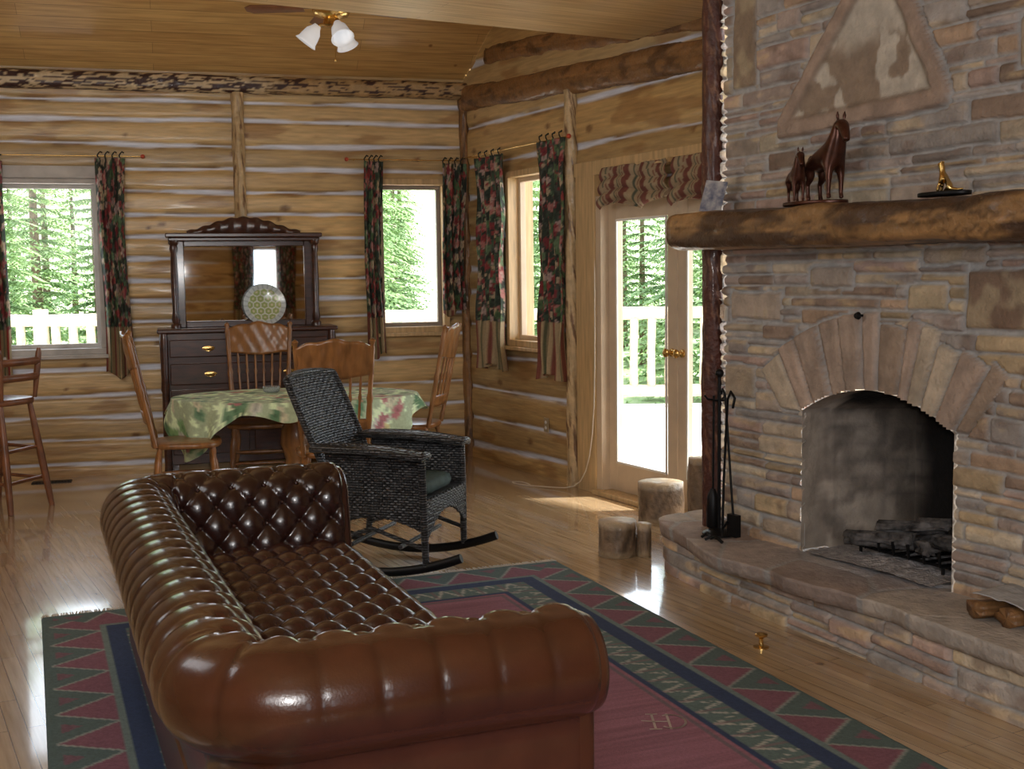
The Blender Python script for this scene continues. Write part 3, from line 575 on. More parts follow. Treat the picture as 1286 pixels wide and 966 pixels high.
# ------------------------------------------------------------------ fire tools
ft=thing('fireplace_tool_set','black wrought iron fireplace tool stand with tools','fireplace tools',FP@T(.13,-.15,.275))
mb=MB();mb.lathe([(.085,0),(.085,.008),(.06,.02),(.012,.03)]);mb.tube([(0,0,.02),(0,0,.80)],.009,8);mb.ball((0,0,.82),.022);mb.obj('stand',BLACKIRON,ft)
mb=MB();
for a in(0,2.1,4.2): mb.tube([(0,0,.68),(.06*math.cos(a),.06*math.sin(a),.69),(.075*math.cos(a),.075*math.sin(a),.71)],.006,6)
mb.obj('hook_rack',BLACKIRON,ft)
mb=MB();mb.tube([(.07,-.02,.72),(.10,-.02,.45),(.14,-.03,.20),(.15,-.03,.12)],.006,8);mb.tube([(.07,-.02,.72),(.05,-.02,.745),(.04,-.02,.72)],.006,6);mb.box(.12,.19,-.045,-.015,.02,.13,Matrix.Rotation(.0,4,'Y'));mb.obj('ash_shovel',BLACKIRON,ft)
mb=MB();mb.tube([(.09,-.05,.01),(.10,-.05,.3),(.115,-.04,.70),(.14,-.04,.74),(.17,-.04,.71),(.155,-.04,.66)],.0065,8);mb.tube([(.09,-.05,.05),(.13,-.05,.09)],.007,6);mb.obj('poker',BLACKIRON,ft)
mb=MB();mb.tube([(-.07,.02,.70),(-.075,.02,.2)],.006,8);mb.lathe([(.012,.22),(.03,.18),(.035,.03),(.03,.02)],(-.075,.02,0),12);mb.obj('hearth_brush',BLACKIRON,ft)
mb=MB();mb.tube([(-.075,0,.0+.006),(-.045,.01,.03),(0,0,.012),(.05,-.01,.03),(.09,0,.008)],.008,8);mb.tube([(-.01,-.03,.008),(0,.0,.02),(.02,.03,.008)],.007,8)
kt=mb.obj('iron_trivet',BLACKIRON,mw=FP@T(.22,-.27,.272));tag(kt,'small curled black iron hook lying on the hearth','iron hook')
def stump(x,y,rad,h,seed,label,sc=(1,1),z=0):
    e=roughlog('log_stump',(0,0,.0),(0,0,h),rad*sc[0],rad*sc[1],'bark',mw=T(x,y,z,seed*40),seed=seed,amp=.010);tag(e,label,'log stump','cut log sections')
stump(.95,7.60,.145,.26,2,'short cut log section with rough bark on the wood floor')
stump(.59,6.70,.108,.20,3,'small cut log section with bark sitting on floor')
stump(.735,6.66,.05,.19,5,'narrow split log piece standing beside the hearth',(1,.8))
stump(1.19,7.28,.11,.46,6,'tall upright split log standing by the door',(1,.8))
for k,(x,y,z,a,l_) in enumerate([(1.86,-.10,.31,70,.34),(1.97,-.08,.31,85,.36),(2.08,-.07,.31,95,.34)]):
    a=math.radians(a);dx,dy=math.cos(a)*l_/2,math.sin(a)*l_/2
    e=roughlog('firewood_log',(x-dx,y-dy,z),(x+dx,y+dy,z),.05,.034,'brown',mw=FP,seed=70+k);tag(e,'split brown firewood piece lying on the stone hearth','firewood','firewood on hearth')
S,Tt=np.meshgrid(np.linspace(0,1,40),np.linspace(0,1,40),indexing='ij')
Pn=np.stack([1.80+S*.34,-.26+Tt*.36,.355+.03*fbm(S*3,Tt*3,6)+.012*np.sin(S*5+Tt*4)],-1);lines=((Tt*40).astype(int)%2)*(fbm(S*30,Tt*5,3)>.4)
Cn=mixc(np.ones(Pn.shape)*.50,lines*.35,(.2,.2,.2));e=gridobj('newspaper',Pn,Cn,ATT,mw=FP,solid=.004);tag(e,'crumpled folded newspaper sheets on top of firewood','newspaper')
fl=thing('brass_floor_knob','small round brass knob fitting on the wood floor','brass fitting',T(1.05,4.98,0))
mb=MB();mb.lathe([(.034,0),(.034,.004),(.012,.008),(.008,.035),(.014,.045),(.026,.05),(.028,.058),(.012,.064)]);mb.obj('knob',BRASS,fl)
# ------------------------------------------------------------------ rug
RUGM=frame((.24,6.54),(.374,-.927))
Wd,Ln=2.68,4.9
xs=np.arange(0,Ln,.009);ys=np.arange(-Wd,0.0001,.009);Xg,Yg=np.meshgrid(xs,ys,indexing='ij')
dx=np.minimum(Xg,Ln-Xg);dy=np.minimum(-Yg,Yg+Wd);d=np.minimum(dx,dy);along=np.where(dx<dy,Yg+Wd/2,Xg-Ln/2)
GR=(.10,.15,.145);BU=(.235,.10,.135);NV=(.032,.055,.125);CRM=(.44,.44,.39)
C=np.ones(Xg.shape+(3,))*np.array(GR)
tri=np.abs((along/.30)%1-.5)*2;lev=(d-.03)/.22
C=mixc(C,((tri<lev)&(d<.25)&(d>.03))*1.,BU);C=mixc(C,(np.abs(tri-lev)<.05)*(d<.25)*(d>.03)*.8,(.34,.38,.34))
C=mixc(C,((1-tri)<.42-lev)*1.*(d>.05)*(d<.2)*.9,(.21,.10,.13))
C=mixc(C,((d>.25)&(d<.275))*1.,(.17,.23,.22));C=mixc(C,((d>=.275)&(d<.355))*1.,NV)
z1=np.abs((along/.12)%1-.5)*2;z2=(d-.36)/.13;band=(d>=.355)&(d<.50);C=mixc(C,band*1.,(.12,.18,.17))
C=mixc(C,band*(np.abs(z1-z2)<.16)*(fbm(Xg*60,Yg*60,4)>.42),CRM);C=mixc(C,band*(z1>.85)*.5,(.25,.13,.15))
C=mixc(C,((d>=.50)&(d<.525))*1.,NV);fld=d>=.525
C=mixc(C,fld*1.,(.31,.135,.18));stk=fbm(Xg*60,Yg*2.5,8);C=np.where(fld[...,None],C*(.72+.6*stk)[...,None],C*(.80+.4*fbm(Xg*80,Yg*80,5))[...,None])
bd=(fld&((d<.56)&(d>.54)));C=mixc(C,bd*.7,(.12,.13,.14))
Zg=np.full(Xg.shape,.012)+.0015*(fbm(Xg*90,Yg*90,2)-.5);Zg[0]=Zg[-1]=.001;Zg[:,0]=Zg[:,-1]=.001
rug=thing('area_rug','burgundy woven rug with green and navy geometric border','rug',RUGM)
RUGMAT=M('woven_wool',attr=True,rough=.95,var=.12,scale=90,bump=.3,bscale=260)
gridobj('woven_field',np.stack([Xg,Yg,Zg],-1),C,RUGMAT,rug)
mb=MB();rr_=random.Random(2)
y=-Wd
while y<0:
    a=rr_.uniform(-.012,.012);mb.tube([(.0,y,.008),(-.03,y+a*.5,.006),(-.06,y+a,.004)],.0035,4);y+=.011
o=mb.obj('fringe',M('cream_fringe',(.70,.66,.6),.9),rug);o['kind']='stuff'
def ribbon(mb,pts,w,z):
    for a,b in zip(pts[:-1],pts[1:]):
        a=Vector((*a,z));b=Vector((*b,z));t=(b-a).normalized();n_=Vector((-t.y,t.x,0))*w/2;a=a-t*w*.3;b=b+t*w*.3;mb.add([a-n_,b-n_,b+n_,a+n_],[(0,1,2,3)])
inv=RUGM.inverted();pc=inv@Vector((.53,4.11,0))
mb=MB();sc=.070;rt=math.radians(68)
def mp_(u,v): v=v*1.35;return (pc.x+sc*(u*math.cos(rt)-v*math.sin(rt)),pc.y+sc*(u*math.sin(rt)+v*math.cos(rt)))
for seg_ in([(-.9,.75),(-.35,.75)],[(-.62,.75),(-.62,-.75)],[(-.9,-.75),(-.35,-.75)],[(-.62,0),(.15,0)],[(.15,.75),(.15,-.75)],[(-1.2,.10),(-.62,.0)]): ribbon(mb,[mp_(*q) for q in seg_],.009,.0145)
ribbon(mb,[mp_(.30+.70*math.cos(a),.68*math.sin(a)) for a in np.linspace(-2.3,2.1,24)],.009,.0146)
mb.obj('woven_monogram',M('cream_yarn',(.50,.40,.35),.9),rug,smooth=False)
# ------------------------------------------------------------------ sofa
SM=frame((-1.76,4.95),(.374,-.927));SM=SM@T(0,0,.014)
sofa=thing('chesterfield_sofa','dark oxblood leather sofa with rolled arms and button tufting','sofa',SM)
L_,W_,D_=2.80,1.01,.32
prof=[(.115,z) for z in np.linspace(.10,.51,10)]
c0,cz0,r0=.145,.638,.130
ph=np.radians(np.linspace(250,8,70));prof+=[(c0+r0*math.cos(a),cz0+r0*math.sin(a)) for a in ph]
prof+=[(.275+(.32-.275)*t,.645-(.645-.40)*t) for t in np.linspace(.02,1,34)]
prof=np.array(prof);tg=np.gradient(prof,axis=0);tg/=np.linalg.norm(tg,axis=1)[:,None]+1e-9
nrm=np.stack([-tg[:,1],tg[:,0]],1)
T_=np.concatenate([[0],np.cumsum(np.linalg.norm(np.diff(prof,axis=0),axis=1))]);T1=T_[10];Tc=T_[10+int(70*(250-75)/242)]
arm=W_-D_;cor=.28;back=L_-2*D_;tot=2*arm+2*cor+back
s=np.arange(0,tot+.001,.010)
def path(s):
    ix=np.empty_like(s);iy=np.empty_like(s);a=np.empty_like(s)
    b0,b1,b2,b3=arm,arm+cor,arm+cor+back,arm+2*cor+back
    m=s<=b0;ix[m]=D_;iy[m]=W_-s[m];a[m]=PI
    m=(s>b0)&(s<=b1);ix[m]=D_;iy[m]=D_;a[m]=PI+(s[m]-b0)/cor*PI/2
    m=(s>b1)&(s<=b2);ix[m]=D_+s[m]-b1;iy[m]=D_;a[m]=1.5*PI
    m=(s>b2)&(s<=b3);ix[m]=L_-D_;iy[m]=D_;a[m]=1.5*PI+(s[m]-b2)/cor*PI/2
    m=s>b3;ix[m]=L_-D_;iy[m]=D_+s[m]-b3;a[m]=2*PI
    return ix,iy,np.cos(a),np.sin(a)
asp=tot/round(tot/.138);bsp=.082
def tuft(S,T):
    w=S/asp;v=(T-Tc)/(2*bsp)
    pu=np.sqrt(np.abs(np.sin(PI*(w+v)))*np.abs(np.sin(PI*(w-v))))
    sp=np.abs(np.sin(PI*w));near=sstep(arm+cor+back,arm+2*cor+back,S);amp=.65-.42*near
    groove=1-np.exp(-(sp/.14)**1.5)
    pleat=(groove*.6+sp*.4)*amp
    roll=sstep(T1,T1+.12+.10*near,T)*pleat
    blend=sstep(Tc-.06,Tc+.02,T)
    h=np.where(T>Tc+.02,pu,roll*(1-blend)+pu*blend)
    kr=np.round(v*2);rowd=np.abs(v*2-kr)*bsp;sh=(kr%2)*.5;sd=np.abs((w-sh)-np.round(w-sh))*asp
    dim=np.exp(-(rowd**2+sd**2)/(.014**2))*(T>Tc-.04)
    return .020*h-.012*dim
Sg,Tg=np.meshgrid(s,T_,indexing='ij')
ix,iy,nx,ny=path(s);disp=tuft(Sg,Tg)
fade=np.minimum(1,np.minimum(Sg,tot-Sg)/.02);disp=disp*fade
endr=.035*(1-np.sqrt(np.clip(1-(1-np.clip(np.minimum(Sg,tot-Sg)/.035,0,1))**2,0,1)))
dd_=prof[None,:,0]+nrm[None,:,0]*(disp-endr);zz_=prof[None,:,1]+nrm[None,:,1]*(disp-endr)
zz_=zz_+.004*(fbm(Sg*5,Tg*5,9)-.5)
XX=ix[:,None]+nx[:,None]*(D_-dd_);YY=iy[:,None]+ny[:,None]*(D_-dd_)
P=np.stack([XX,YY,zz_],-1)
tone=sstep(arm+cor+back*.70,arm+2*cor+back,Sg)  # flash light on the near arm painted as a lighter, browner tone
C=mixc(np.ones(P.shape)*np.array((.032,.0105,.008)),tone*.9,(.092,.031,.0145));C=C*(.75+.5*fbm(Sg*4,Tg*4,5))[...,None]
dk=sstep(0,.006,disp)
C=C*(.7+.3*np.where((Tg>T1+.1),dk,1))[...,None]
LEA=M('tufted_leather',attr=True,rough=.24,var=.12,scale=12,bump=.05,bscale=160,coat=.5)
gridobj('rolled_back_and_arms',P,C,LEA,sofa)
mb=MB();k=0
for row in range(0,4):
    for j in range(int(tot/asp)+1):
        sv=(j+(row%2)*.5)*asp
        if sv>tot-.02 or sv<.02: continue
        tv=Tc+row*bsp
        if tv>T_[-1]: continue
        ip=np.interp(tv,T_,prof[:,0]);iz=np.interp(tv,T_,prof[:,1]);n0=np.interp(tv,T_,nrm[:,0]);n1=np.interp(tv,T_,nrm[:,1])
        a_,b_,c_,d_=path(np.array([sv]));dv=ip-n0*.008;mb.ball((a_[0]+c_[0]*(D_-dv),b_[0]+d_[0]*(D_-dv),iz-n1*.008),.009,5)
o=mb.obj('leather_buttons',LEATHER,sofa);o['kind']='stuff'
for side in (0,1):
    pr=[(a,b) for a,b in prof[6:]]+[(.31,.14),(.115,.14)]
    mb=MB();cxp=sum(q[0] for q in pr)/len(pr);czp=sum(q[1] for q in pr)/len(pr)
    def ring(sc_,yy_): return [((cxp+(q[0]-cxp)*sc_) if side==0 else L_-(cxp+(q[0]-cxp)*sc_),yy_,czp+(q[1]-czp)*sc_) for q in pr]
    mb.rings([ring(.98,W_-.03),ring(.95,W_-.003),ring(.90,W_+.012),ring(.75,W_+.018),ring(.3,W_+.02)]);mb.obj('arm_front_panel',LEATHER_LIT if side else LEATHER,sofa)
xs=np.arange(D_-.03,L_-D_+.031,.010)
ylin=np.linspace(D_-.03,W_-.03,70);cur=[(y,.43) for y in ylin]+[(W_-.03+.06*math.sin(a),.37+.06*math.cos(a)) for a in np.linspace(.1,PI/2,12)]+[(W_+.03,z) for z in np.linspace(.36,.27,8)]+[(W_+.0,.26)]
cur=np.array(cur);ts=np.concatenate([[0],np.cumsum(np.linalg.norm(np.diff(cur,axis=0),axis=1))]);tg=np.gradient(cur,axis=0);tg/=np.linalg.norm(tg,axis=1)[:,None];nn=np.stack([-tg[:,1],tg[:,0]],1)
Xg,Tg=np.meshgrid(xs,ts,indexing='ij');w=(Xg-D_)/.16;v=Tg/.17
pu=(np.abs(np.sin(PI*(w+v)))*np.abs(np.sin(PI*(w-v))))**.5;q=np.abs(np.sin(PI*w))**.6
h=.050*pu*(1-sstep(.66,.72,Tg))+.016*q*sstep(.66,.72,Tg)
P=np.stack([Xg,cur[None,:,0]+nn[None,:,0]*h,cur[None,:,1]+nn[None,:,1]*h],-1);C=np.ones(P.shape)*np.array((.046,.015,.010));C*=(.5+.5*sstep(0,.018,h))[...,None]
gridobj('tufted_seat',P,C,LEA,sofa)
mb=MB();mb.box(.11,L_-.11,.11,W_-.02,.07,.30);mb.obj('base',LEATHER_LIT,sofa,bevel=.015,smooth=False)
for x in(.2,L_-.2):
    for y in(.2,W_-.12): mb=MB();mb.lathe([(.03,0),(.042,.02),(.045,.045),(.03,.07),(.025,.08)],(x,y,0),14);mb.obj('bun_foot',DARKWOOD,sofa)
# ------------------------------------------------------------------ dining set
def dchair():
    e=thing('dining_chair','carved oak pressed back dining chair with spindles','chair',Matrix.Identity(4),'oak dining chairs')
    n=28;out=[]
    for k in range(n):
        a=2*PI*k/n;c_,s_=math.cos(a),math.sin(a);q=(abs(c_)**3.2+abs(s_)**3.2)**(-1/3.2);out.append((c_*q*(.225+.015*s_),s_*q*.215))
    mb=MB();mb.slab(out,.44,.475,.012);mb.obj('seat',OAK,e)
    lp=[(0,.016),(.08,.019),(.12,.013),(.2,.021),(.32,.024),(.45,.02),(.5,.014),(.54,.021),(.6,.014),(.8,.015),(1,.011)]
    for x in(-1,1):
        mb=MB();mb.turned((x*.17,.155,.445),(x*.205,.19,0),lp);mb.obj('leg',OAK,e)
        mb=MB();mb.turned((x*.16,-.16,.445),(x*.19,-.215,0),lp);mb.obj('leg',OAK,e)
        mb=MB();mb.turned((x*.19,-.185,.455),(x*.225,-.325,1.15),[(0,.015),(.08,.018),(.12,.013),(.3,.019),(.45,.016),(.5,.021),(.55,.014),(.8,.016),(.93,.017),(.96,.012),(1,.02),(1.02,.004)]);mb.obj('back_post',OAK,e)
    def crest(u,v):
        x=(u-.5)*.46;top=1.115+.045*math.cos(x/.23*PI/2)+.006*math.cos(x*40);bot=.935-.012*math.cos(x/.23*PI);z=bot+(top-bot)*v
        y=-.185-.14*(z-.455)/.695-.035*math.cos(x/.23*PI/2);y+=.004*math.sin(x*70)*math.sin(v*9);return (x,y,z)
    mb=MB();mb.grid(40,12,crest);mb.obj('crest_rail',OAK,e,solid=.022)
    def low(u,v):
        x=(u-.5)*.40;z=.60+.075*v;return (x,-.185-.14*(z-.455)/.695-.03*math.cos(x/.2*PI/2),z)
    mb=MB();mb.grid(16,3,low);mb.obj('lower_rail',OAK,e,solid=.02)
    for k in range(6):
        x=-.14+.056*k;y0=-.185-.14*(.67-.455)/.695-.03*math.cos(x/.2*PI/2);y1=-.185-.14*(.95-.455)/.695-.035*math.cos(x/.23*PI/2)
        mb=MB();mb.turned((x,y0,.67),(x*1.1,y1,.945),[(0,.006),(.2,.009),(.4,.007),(.5,.012),(.6,.007),(.85,.009),(1,.006)],8);mb.obj('spindle',OAK,e)
    sp=[(0,.007),(.3,.011),(.5,.015),(.7,.011),(1,.007)]
    for a,b in(((-.19,.172,.2),(.19,.172,.2)),((-.19,.172,.28),(.19,.172,.28)),((-.19,.175,.24),(-.18,-.19,.24)),((.19,.175,.24),(.18,-.19,.24)),((-.18,-.19,.22),(.18,-.19,.22))): mb=MB();mb.turned(a,b,sp,8);mb.obj('stretcher',OAK,e)
    return e
ch=dchair();ch.matrix_world=T(-2.22,8.06,0,-74)@Matrix.Scale(1.08,4);ch['label']='carved oak dining chair facing the table end, seen from side'
copytree(ch,T(-1.93,9.07,0,190)@Matrix.Scale(1.08,4),'carved oak dining chair tucked between table and sideboard')
copytree(ch,T(-1.16,7.66,0,12)@Matrix.Scale(1.05,4),'carved oak dining chair with its back outward, pulled to table')
copytree(ch,T(-.78,8.95,0,80)@Matrix.Scale(1.07,4),'carved oak dining chair at the far table end')
tb=thing('dining_table','oval dining table covered with a pale green floral tablecloth','table',T(-1.57,8.62,0,4))
mb=MB();mb.slab([(.86*math.cos(a),.55*math.sin(a)) for a in np.linspace(0,2*PI,60,endpoint=False)],.715,.745,.008);mb.obj('tabletop',OAK,tb)
mb=MB();mb.lathe([(.20,.72),(.18,.70),(.08,.66),(.07,.6),(.11,.5),(.12,.4),(.08,.3),(.09,.24),(.11,.2),(.10,.14)][::-1]);mb.obj('pedestal',OAK,tb)
for k in range(4):
    a=PI/4+k*PI/2;mb=MB();mb.tube([(.08*math.cos(a),.08*math.sin(a),.2),(.22*math.cos(a),.22*math.sin(a),.16),(.36*math.cos(a),.36*math.sin(a),.035)],[.045,.035,.03],8);mb.obj('leg',OAK,tb)
nr=90;na=220;rr=np.linspace(.02,1.45,nr);aa=np.linspace(0,2*PI,na,endpoint=False);Rg,Ag=np.meshgrid(rr,aa,indexing='ij')
hang=np.clip((Rg-1)/.45,0,1)
def pk(c,w_): 
    dlt=(Ag-math.radians(c)+PI)%(2*PI)-PI;return np.exp(-(dlt/w_)**2)
drop=.10+.34*pk(221,.26)+.24*pk(318,.24)+.2*pk(140,.28)+.2*pk(45,.28)+.03*np.sin(Ag*11)
fold=(.030*np.sin(Ag*17+2*np.sin(Ag*3)))*hang
ea=.88;eb=.57;rc=np.minimum(Rg,1)
Xg=np.cos(Ag)*(ea*rc+hang*.05+fold);Yg=np.sin(Ag)*(eb*rc+hang*.05+fold)
Zg=.752-hang*drop
Cl=floral(Xg*1.0+3,(Yg-hang*drop*np.sign(np.sin(Ag)))*1.0+3,12,(.46,.54,.34),[(.66,.64,.52),(.70,.62,.30),(.50,.20,.20),(.24,.40,.17),(.70,.66,.46),(.56,.27,.16),(.14,.27,.14),(.18,.32,.18)],900,.020,.055,(6,1.8,4.2))
gridobj('tablecloth',np.stack([Xg,Yg,Zg],-1),Cl,ATT,tb,wrap=True,solid=.003,label='pale green and yellow floral tablecloth')
at=thing('glass_ashtray','small clear glass dish on the tablecloth','dish',T(-1.78,8.80,.757))
mb=MB();mb.lathe([(.05,0),(.06,.01),(.065,.045),(.058,.045),(.05,.015),(.01,.012)]);mb.obj('bowl',M('clear_glass',(.8,.85,.85),.05,trans=.8),at)
# ------------------------------------------------------------------ sideboard
sb=thing('sideboard','dark mahogany sideboard with tall framed mirror and carved crest','sideboard',BK@T(-1.94,-.29,0))
w=.68;mb=MB();mb.box(-w,w,-.2,.2,.12,1.17);mb.obj('body',DARKWOOD,sb,bevel=.006,smooth=False)
mb=MB();mb.box(-w-.03,w+.03,-.235,.21,1.17,1.205);mb.obj('top',DARKWOOD,sb,bevel=.01,smooth=False)
for x in(-w,w): mb=MB();mb.turned((x*.97,-.205,0),(x*.97,-.205,1.17),[(0,.02),(.05,.035),(.1,.03),(.3,.032),(.6,.028),(.62,.036),(.7,.03),(.95,.034),(1,.03)],14);mb.obj('corner_post',DARKWOOD,sb)
for x in(-w+.06,w-.06): mb=MB();mb.box(x-.04,x+.04,.1,.18,0,.12);mb.obj('foot',DARKWOOD,sb,smooth=False)
def drawer(x0,x1,z0,z1,nm='drawer'):
    mb=MB();mb.box(x0,x1,-.222,-.19,z0,z1);d_=mb.obj(nm,DARKWOOD,sb,bevel=.008,smooth=False)
    for x in ((x0+x1)/2,) if x1-x0<.8 else (x0+(x1-x0)*.25,x0+(x1-x0)*.75):
        zc_=(z0+z1)/2;mb=MB();mb.slab([(x+.05*math.cos(a),.018*math.sin(a)) for a in np.linspace(0,2*PI,16,endpoint=False)],0,.004,.001)
        mb.v=[(p_[0],-.222-p_[2],zc_+p_[1]) for p_ in mb.v];mb.tube([(x-.035,-.225,zc_),(x-.03,-.245,zc_-.015),(x,-.25,zc_-.022),(x+.03,-.245,zc_-.015),(x+.035,-.225,zc_)],.004,6)
        mb.obj('handle',BRASS,d_,label='brass bail handle')
drawer(-.62,-.02,.98,1.12);drawer(.02,.62,.98,1.12);drawer(-.62,.62,.76,.93);drawer(-.62,-.02,.2,.72,'door');drawer(.02,.62,.2,.72,'door')
mb=MB();z0,z1=1.205,1.93
mb.box(-.57,-.48,.04,.10,z0,z1);mb.box(.48,.57,.04,.10,z0,z1);mb.box(-.48,.48,.04,.10,z0,z0+.05);mb.box(-.48,.48,.04,.10,z1-.07,z1);mb.box(-.57,.57,.10,.12,z0,z1);mb.obj('mirror_frame',DARKWOOD,sb,bevel=.006,smooth=False)
mb=MB();mb.add([(-.48,.07,z0+.05),(.48,.07,z0+.05),(.48,.07,z1-.07),(-.48,.07,z1-.07)],[(0,1,2,3)]);mb.obj('mirror_glass',MIRROR,sb,smooth=False,label='rectangular mirror glass')
for x in(-.56,.56): mb=MB();mb.turned((x,-.03,z0),(x,-.03,z1-.02),[(0,.04),(.04,.04),(.06,.028),(.1,.034),(.2,.024),(.5,.03),(.85,.024),(.9,.034),(.94,.028),(.96,.04),(1,.04)],16);mb.obj('column',DARKWOOD,sb)
mb=MB();mb.box(-.62,.62,-.08,.12,z1,z1+.035);mb.box(-.60,.60,-.06,.12,z1-.03,z1);mb.obj('cornice',DARKWOOD,sb,bevel=.008,smooth=False)
def ped(u,v):
    x=(u-.5)*.90;h_=.012+.12*max(0,math.cos(x/.45*PI/2))**1.4+.006*math.cos(x*60);return (x,.03-.012*math.sin(v*PI)+.004*math.sin(x*60)*math.sin(v*PI),z1+.03+h_*v)
mb=MB();mb.grid(90,10,ped);mb.obj('carved_crest',DARKWOOD,sb,solid=.03)
pt=thing('glass_plate','round pale green patterned glass plate leaning against mirror','plate',BK@T(-1.80,-.37,1.212)@Matrix.Rotation(math.radians(-12),4,'X'))
nr,na=40,96;Rg,Ag=np.meshgrid(np.linspace(.001,.17,nr),np.linspace(0,2*PI,na,endpoint=False),indexing='ij');Xg=Rg*np.cos(Ag);Zg=Rg*np.sin(Ag)
hx=.06;ci=[];
for a in range(-5,6):
    for b in range(-5,6): ci.append((a*hx+(b%2)*hx/2,b*hx*.866))
dl=np.sort(np.stack([np.hypot(Xg-a,Zg-b) for a,b in ci],-1),-1);ed=dl[...,1]-dl[...,0]
C=np.ones(Xg.shape+(3,))*np.array((.34,.42,.16));C=mixc(C,(dl[...,0]<.009)*1.,(.65,.6,.4));C=mixc(C,(ed<.009)*1.,(.70,.72,.66));C=mixc(C,(Rg>.135)*1.,(.55,.60,.60));C=mixc(C,(Rg>.135)*(np.sin(Ag*24)>.3)*.6,(.25,.3,.3))
gridobj('dish',np.stack([Xg,-.03*(Rg/.17)**2,Zg+.17],-1),C,M('glazed_glass',attr=True,rough=.15,coat=.5),pt,wrap=True,solid=.005)
# ------------------------------------------------------------------ wicker rocker
rk=thing('wicker_rocking_chair','black woven wicker rocking chair with sage seat cushion','rocking chair',T(-.66,6.50,.012,-108)@Matrix.Scale(1.04,4))
def backf(u,v):
    x=(u-.5)*.50*(1+.12*math.sin(v*PI*.8));z=.40+.60*v+.02*math.cos((u-.5)*PI);y=-.20-.27*v-.04*math.cos((u-.5)*PI)+.0;return (x,y,z)
def wv(fn,nu_,nv_,amp=.0035):
    def g(u,v):
        p_=Vector(fn(u,v));q_=(Vector(fn(min(u+.01,1),v))-Vector(fn(max(u-.01,0),v))).cross(Vector(fn(u,min(v+.01,1)))-Vector(fn(u,max(v-.01,0))))
        if q_.length>0:q_.normalize()
        return tuple(p_+q_*amp*math.sin(u*nu_*PI)*math.sin(v*nv_*PI))
    return g
mb=MB();mb.grid(96,112,wv(backf,24,36));mb.obj('backrest',WICKER,rk,solid=.012)
mb=MB()
pts=[backf(0,v) for v in np.linspace(0,1,10)]+[backf(u,1) for u in np.linspace(.05,.95,12)]+[backf(1,v) for v in np.linspace(1,0,10)];mb.tube(pts,.019,8);mb.tube([backf(u,.22) for u in np.linspace(0,1,10)],.014,8)
mb.obj('back_frame',WICKER,rk)
for sx in(-1,1):
    mb=MB()
    def armf(u,v,sx=sx):
        y=-.30+.60*u;z=.655-.03*u+.015*math.sin(u*PI);w_=.05+.012*math.sin(u*PI);return (sx*(.29)+(v-.5)*2*w_,y,z+.012*math.cos((v-.5)*PI))
    mb.grid(70,16,wv(armf,28,5,.003));mb.tube([armf(u,0) for u in np.linspace(0,1,12)]+[armf(1,v) for v in(.3,.7)]+[armf(u,1) for u in np.linspace(1,0,12)],.012,8);mb.obj('armrest',WICKER,rk,solid=.015)
    def sidef(u,v,sx=sx):
        y=-.25+.54*u;bot=.24+.07*math.sin(u*PI);z=bot+(.64-bot)*v;return (sx*(.285-.01*math.sin(v*PI)),y,z)
    mb=MB();mb.grid(100,70,wv(sidef,26,24));mb.obj('side_panel',WICKER,rk,solid=.012)
    mb=MB();mb.tube([(sx*.285,.28,.63),(sx*.285,.285,.36),(sx*.275,.29,.07)],[.02,.02,.018],10);mb.obj('leg',WICKER,rk)
    mb=MB();mb.tube([(sx*.26,-.22,.42),(sx*.265,-.26,.25),(sx*.275,-.28,.07)],[.018,.018,.018],10);mb.obj('leg',WICKER,rk)
    mb=MB();pts=[]
    for k in range(22):
        y=-.50+.98*k/21;pts.append((sx*.275,y,.024+.40*(y+.02)**2))
    mb.tube(pts,.019,8,flat=1.25);mb.obj('rocker_rail',BLACKIRON,rk)
    mb=MB();mb.tube([(sx*.28,.28,.16),(sx*.28,.0,.25),(sx*.28,-.27,.16)],.012,8);mb.obj('curved_brace',WICKER,rk)
def front(u,v):
    x=(u-.5)*.56;bot=.17+.15*math.sin(u*PI)**.7;return (x,.295,bot+(.405-bot)*v)
mb=MB();mb.grid(96,40,wv(front,26,12));mb.obj('front_apron',WICKER,rk,solid=.012)
mb=MB();mb.box(-.275,.275,-.22,.295,.375,.405);mb.obj('seat',WICKER,rk,bevel=.012,smooth=False)
mb=MB();mb.slab([(.25*np.sign(math.cos(a))*abs(math.cos(a))**.35,.02+.245*np.sign(math.sin(a))*abs(math.sin(a))**.35) for a in np.linspace(0,2*PI,48,endpoint=False)],.405,.475,.03);mb.obj('seat_cushion',CUSH,rk,label='sage green seat cushion')
for y in(-.12,.15): mb=MB();mb.tube([(-.275,y,.16),(.275,y,.16)],.012,8);mb.obj('stretcher',WICKER,rk)
# ------------------------------------------------------------------ bar stool
bs=thing('bar_stool','rustic wooden counter stool with low slatted back','stool',T(-3.60,8.34,0,70))
mb=MB();mb.slab([(.21*math.cos(a)*(abs(math.cos(a))**3+abs(math.sin(a))**3)**(-1/3),.20*math.sin(a)*(abs(math.cos(a))**3+abs(math.sin(a))**3)**(-1/3)) for a in np.linspace(0,2*PI,36,endpoint=False)],.74,.785,.014);mb.obj('seat',STOOLWOOD,bs)
for sx in(-1,1):
    for sy in(-1,1): mb=MB();mb.turned((sx*.14,sy*.14,.745),(sx*.20,sy*.24,0),[(0,.018),(.3,.025),(.6,.027),(1,.02)]);mb.obj('leg',STOOLWOOD,bs)
    mb=MB();mb.turned((sx*.16,-.17,.78),(sx*.19,-.20,1.13),[(0,.014),(.5,.022),(.9,.02),(1,.012)]);mb.obj('back_post',STOOLWOOD,bs)
for z in(.93,1.04): mb=MB();mb.tube([(-.175,-.185-(z-.9)*.1,z),(0,-.215-(z-.9)*.1,z),(.175,-.185-(z-.9)*.1,z)],.016,8,flat=1.6);mb.obj('back_slat',STOOLWOOD,bs)
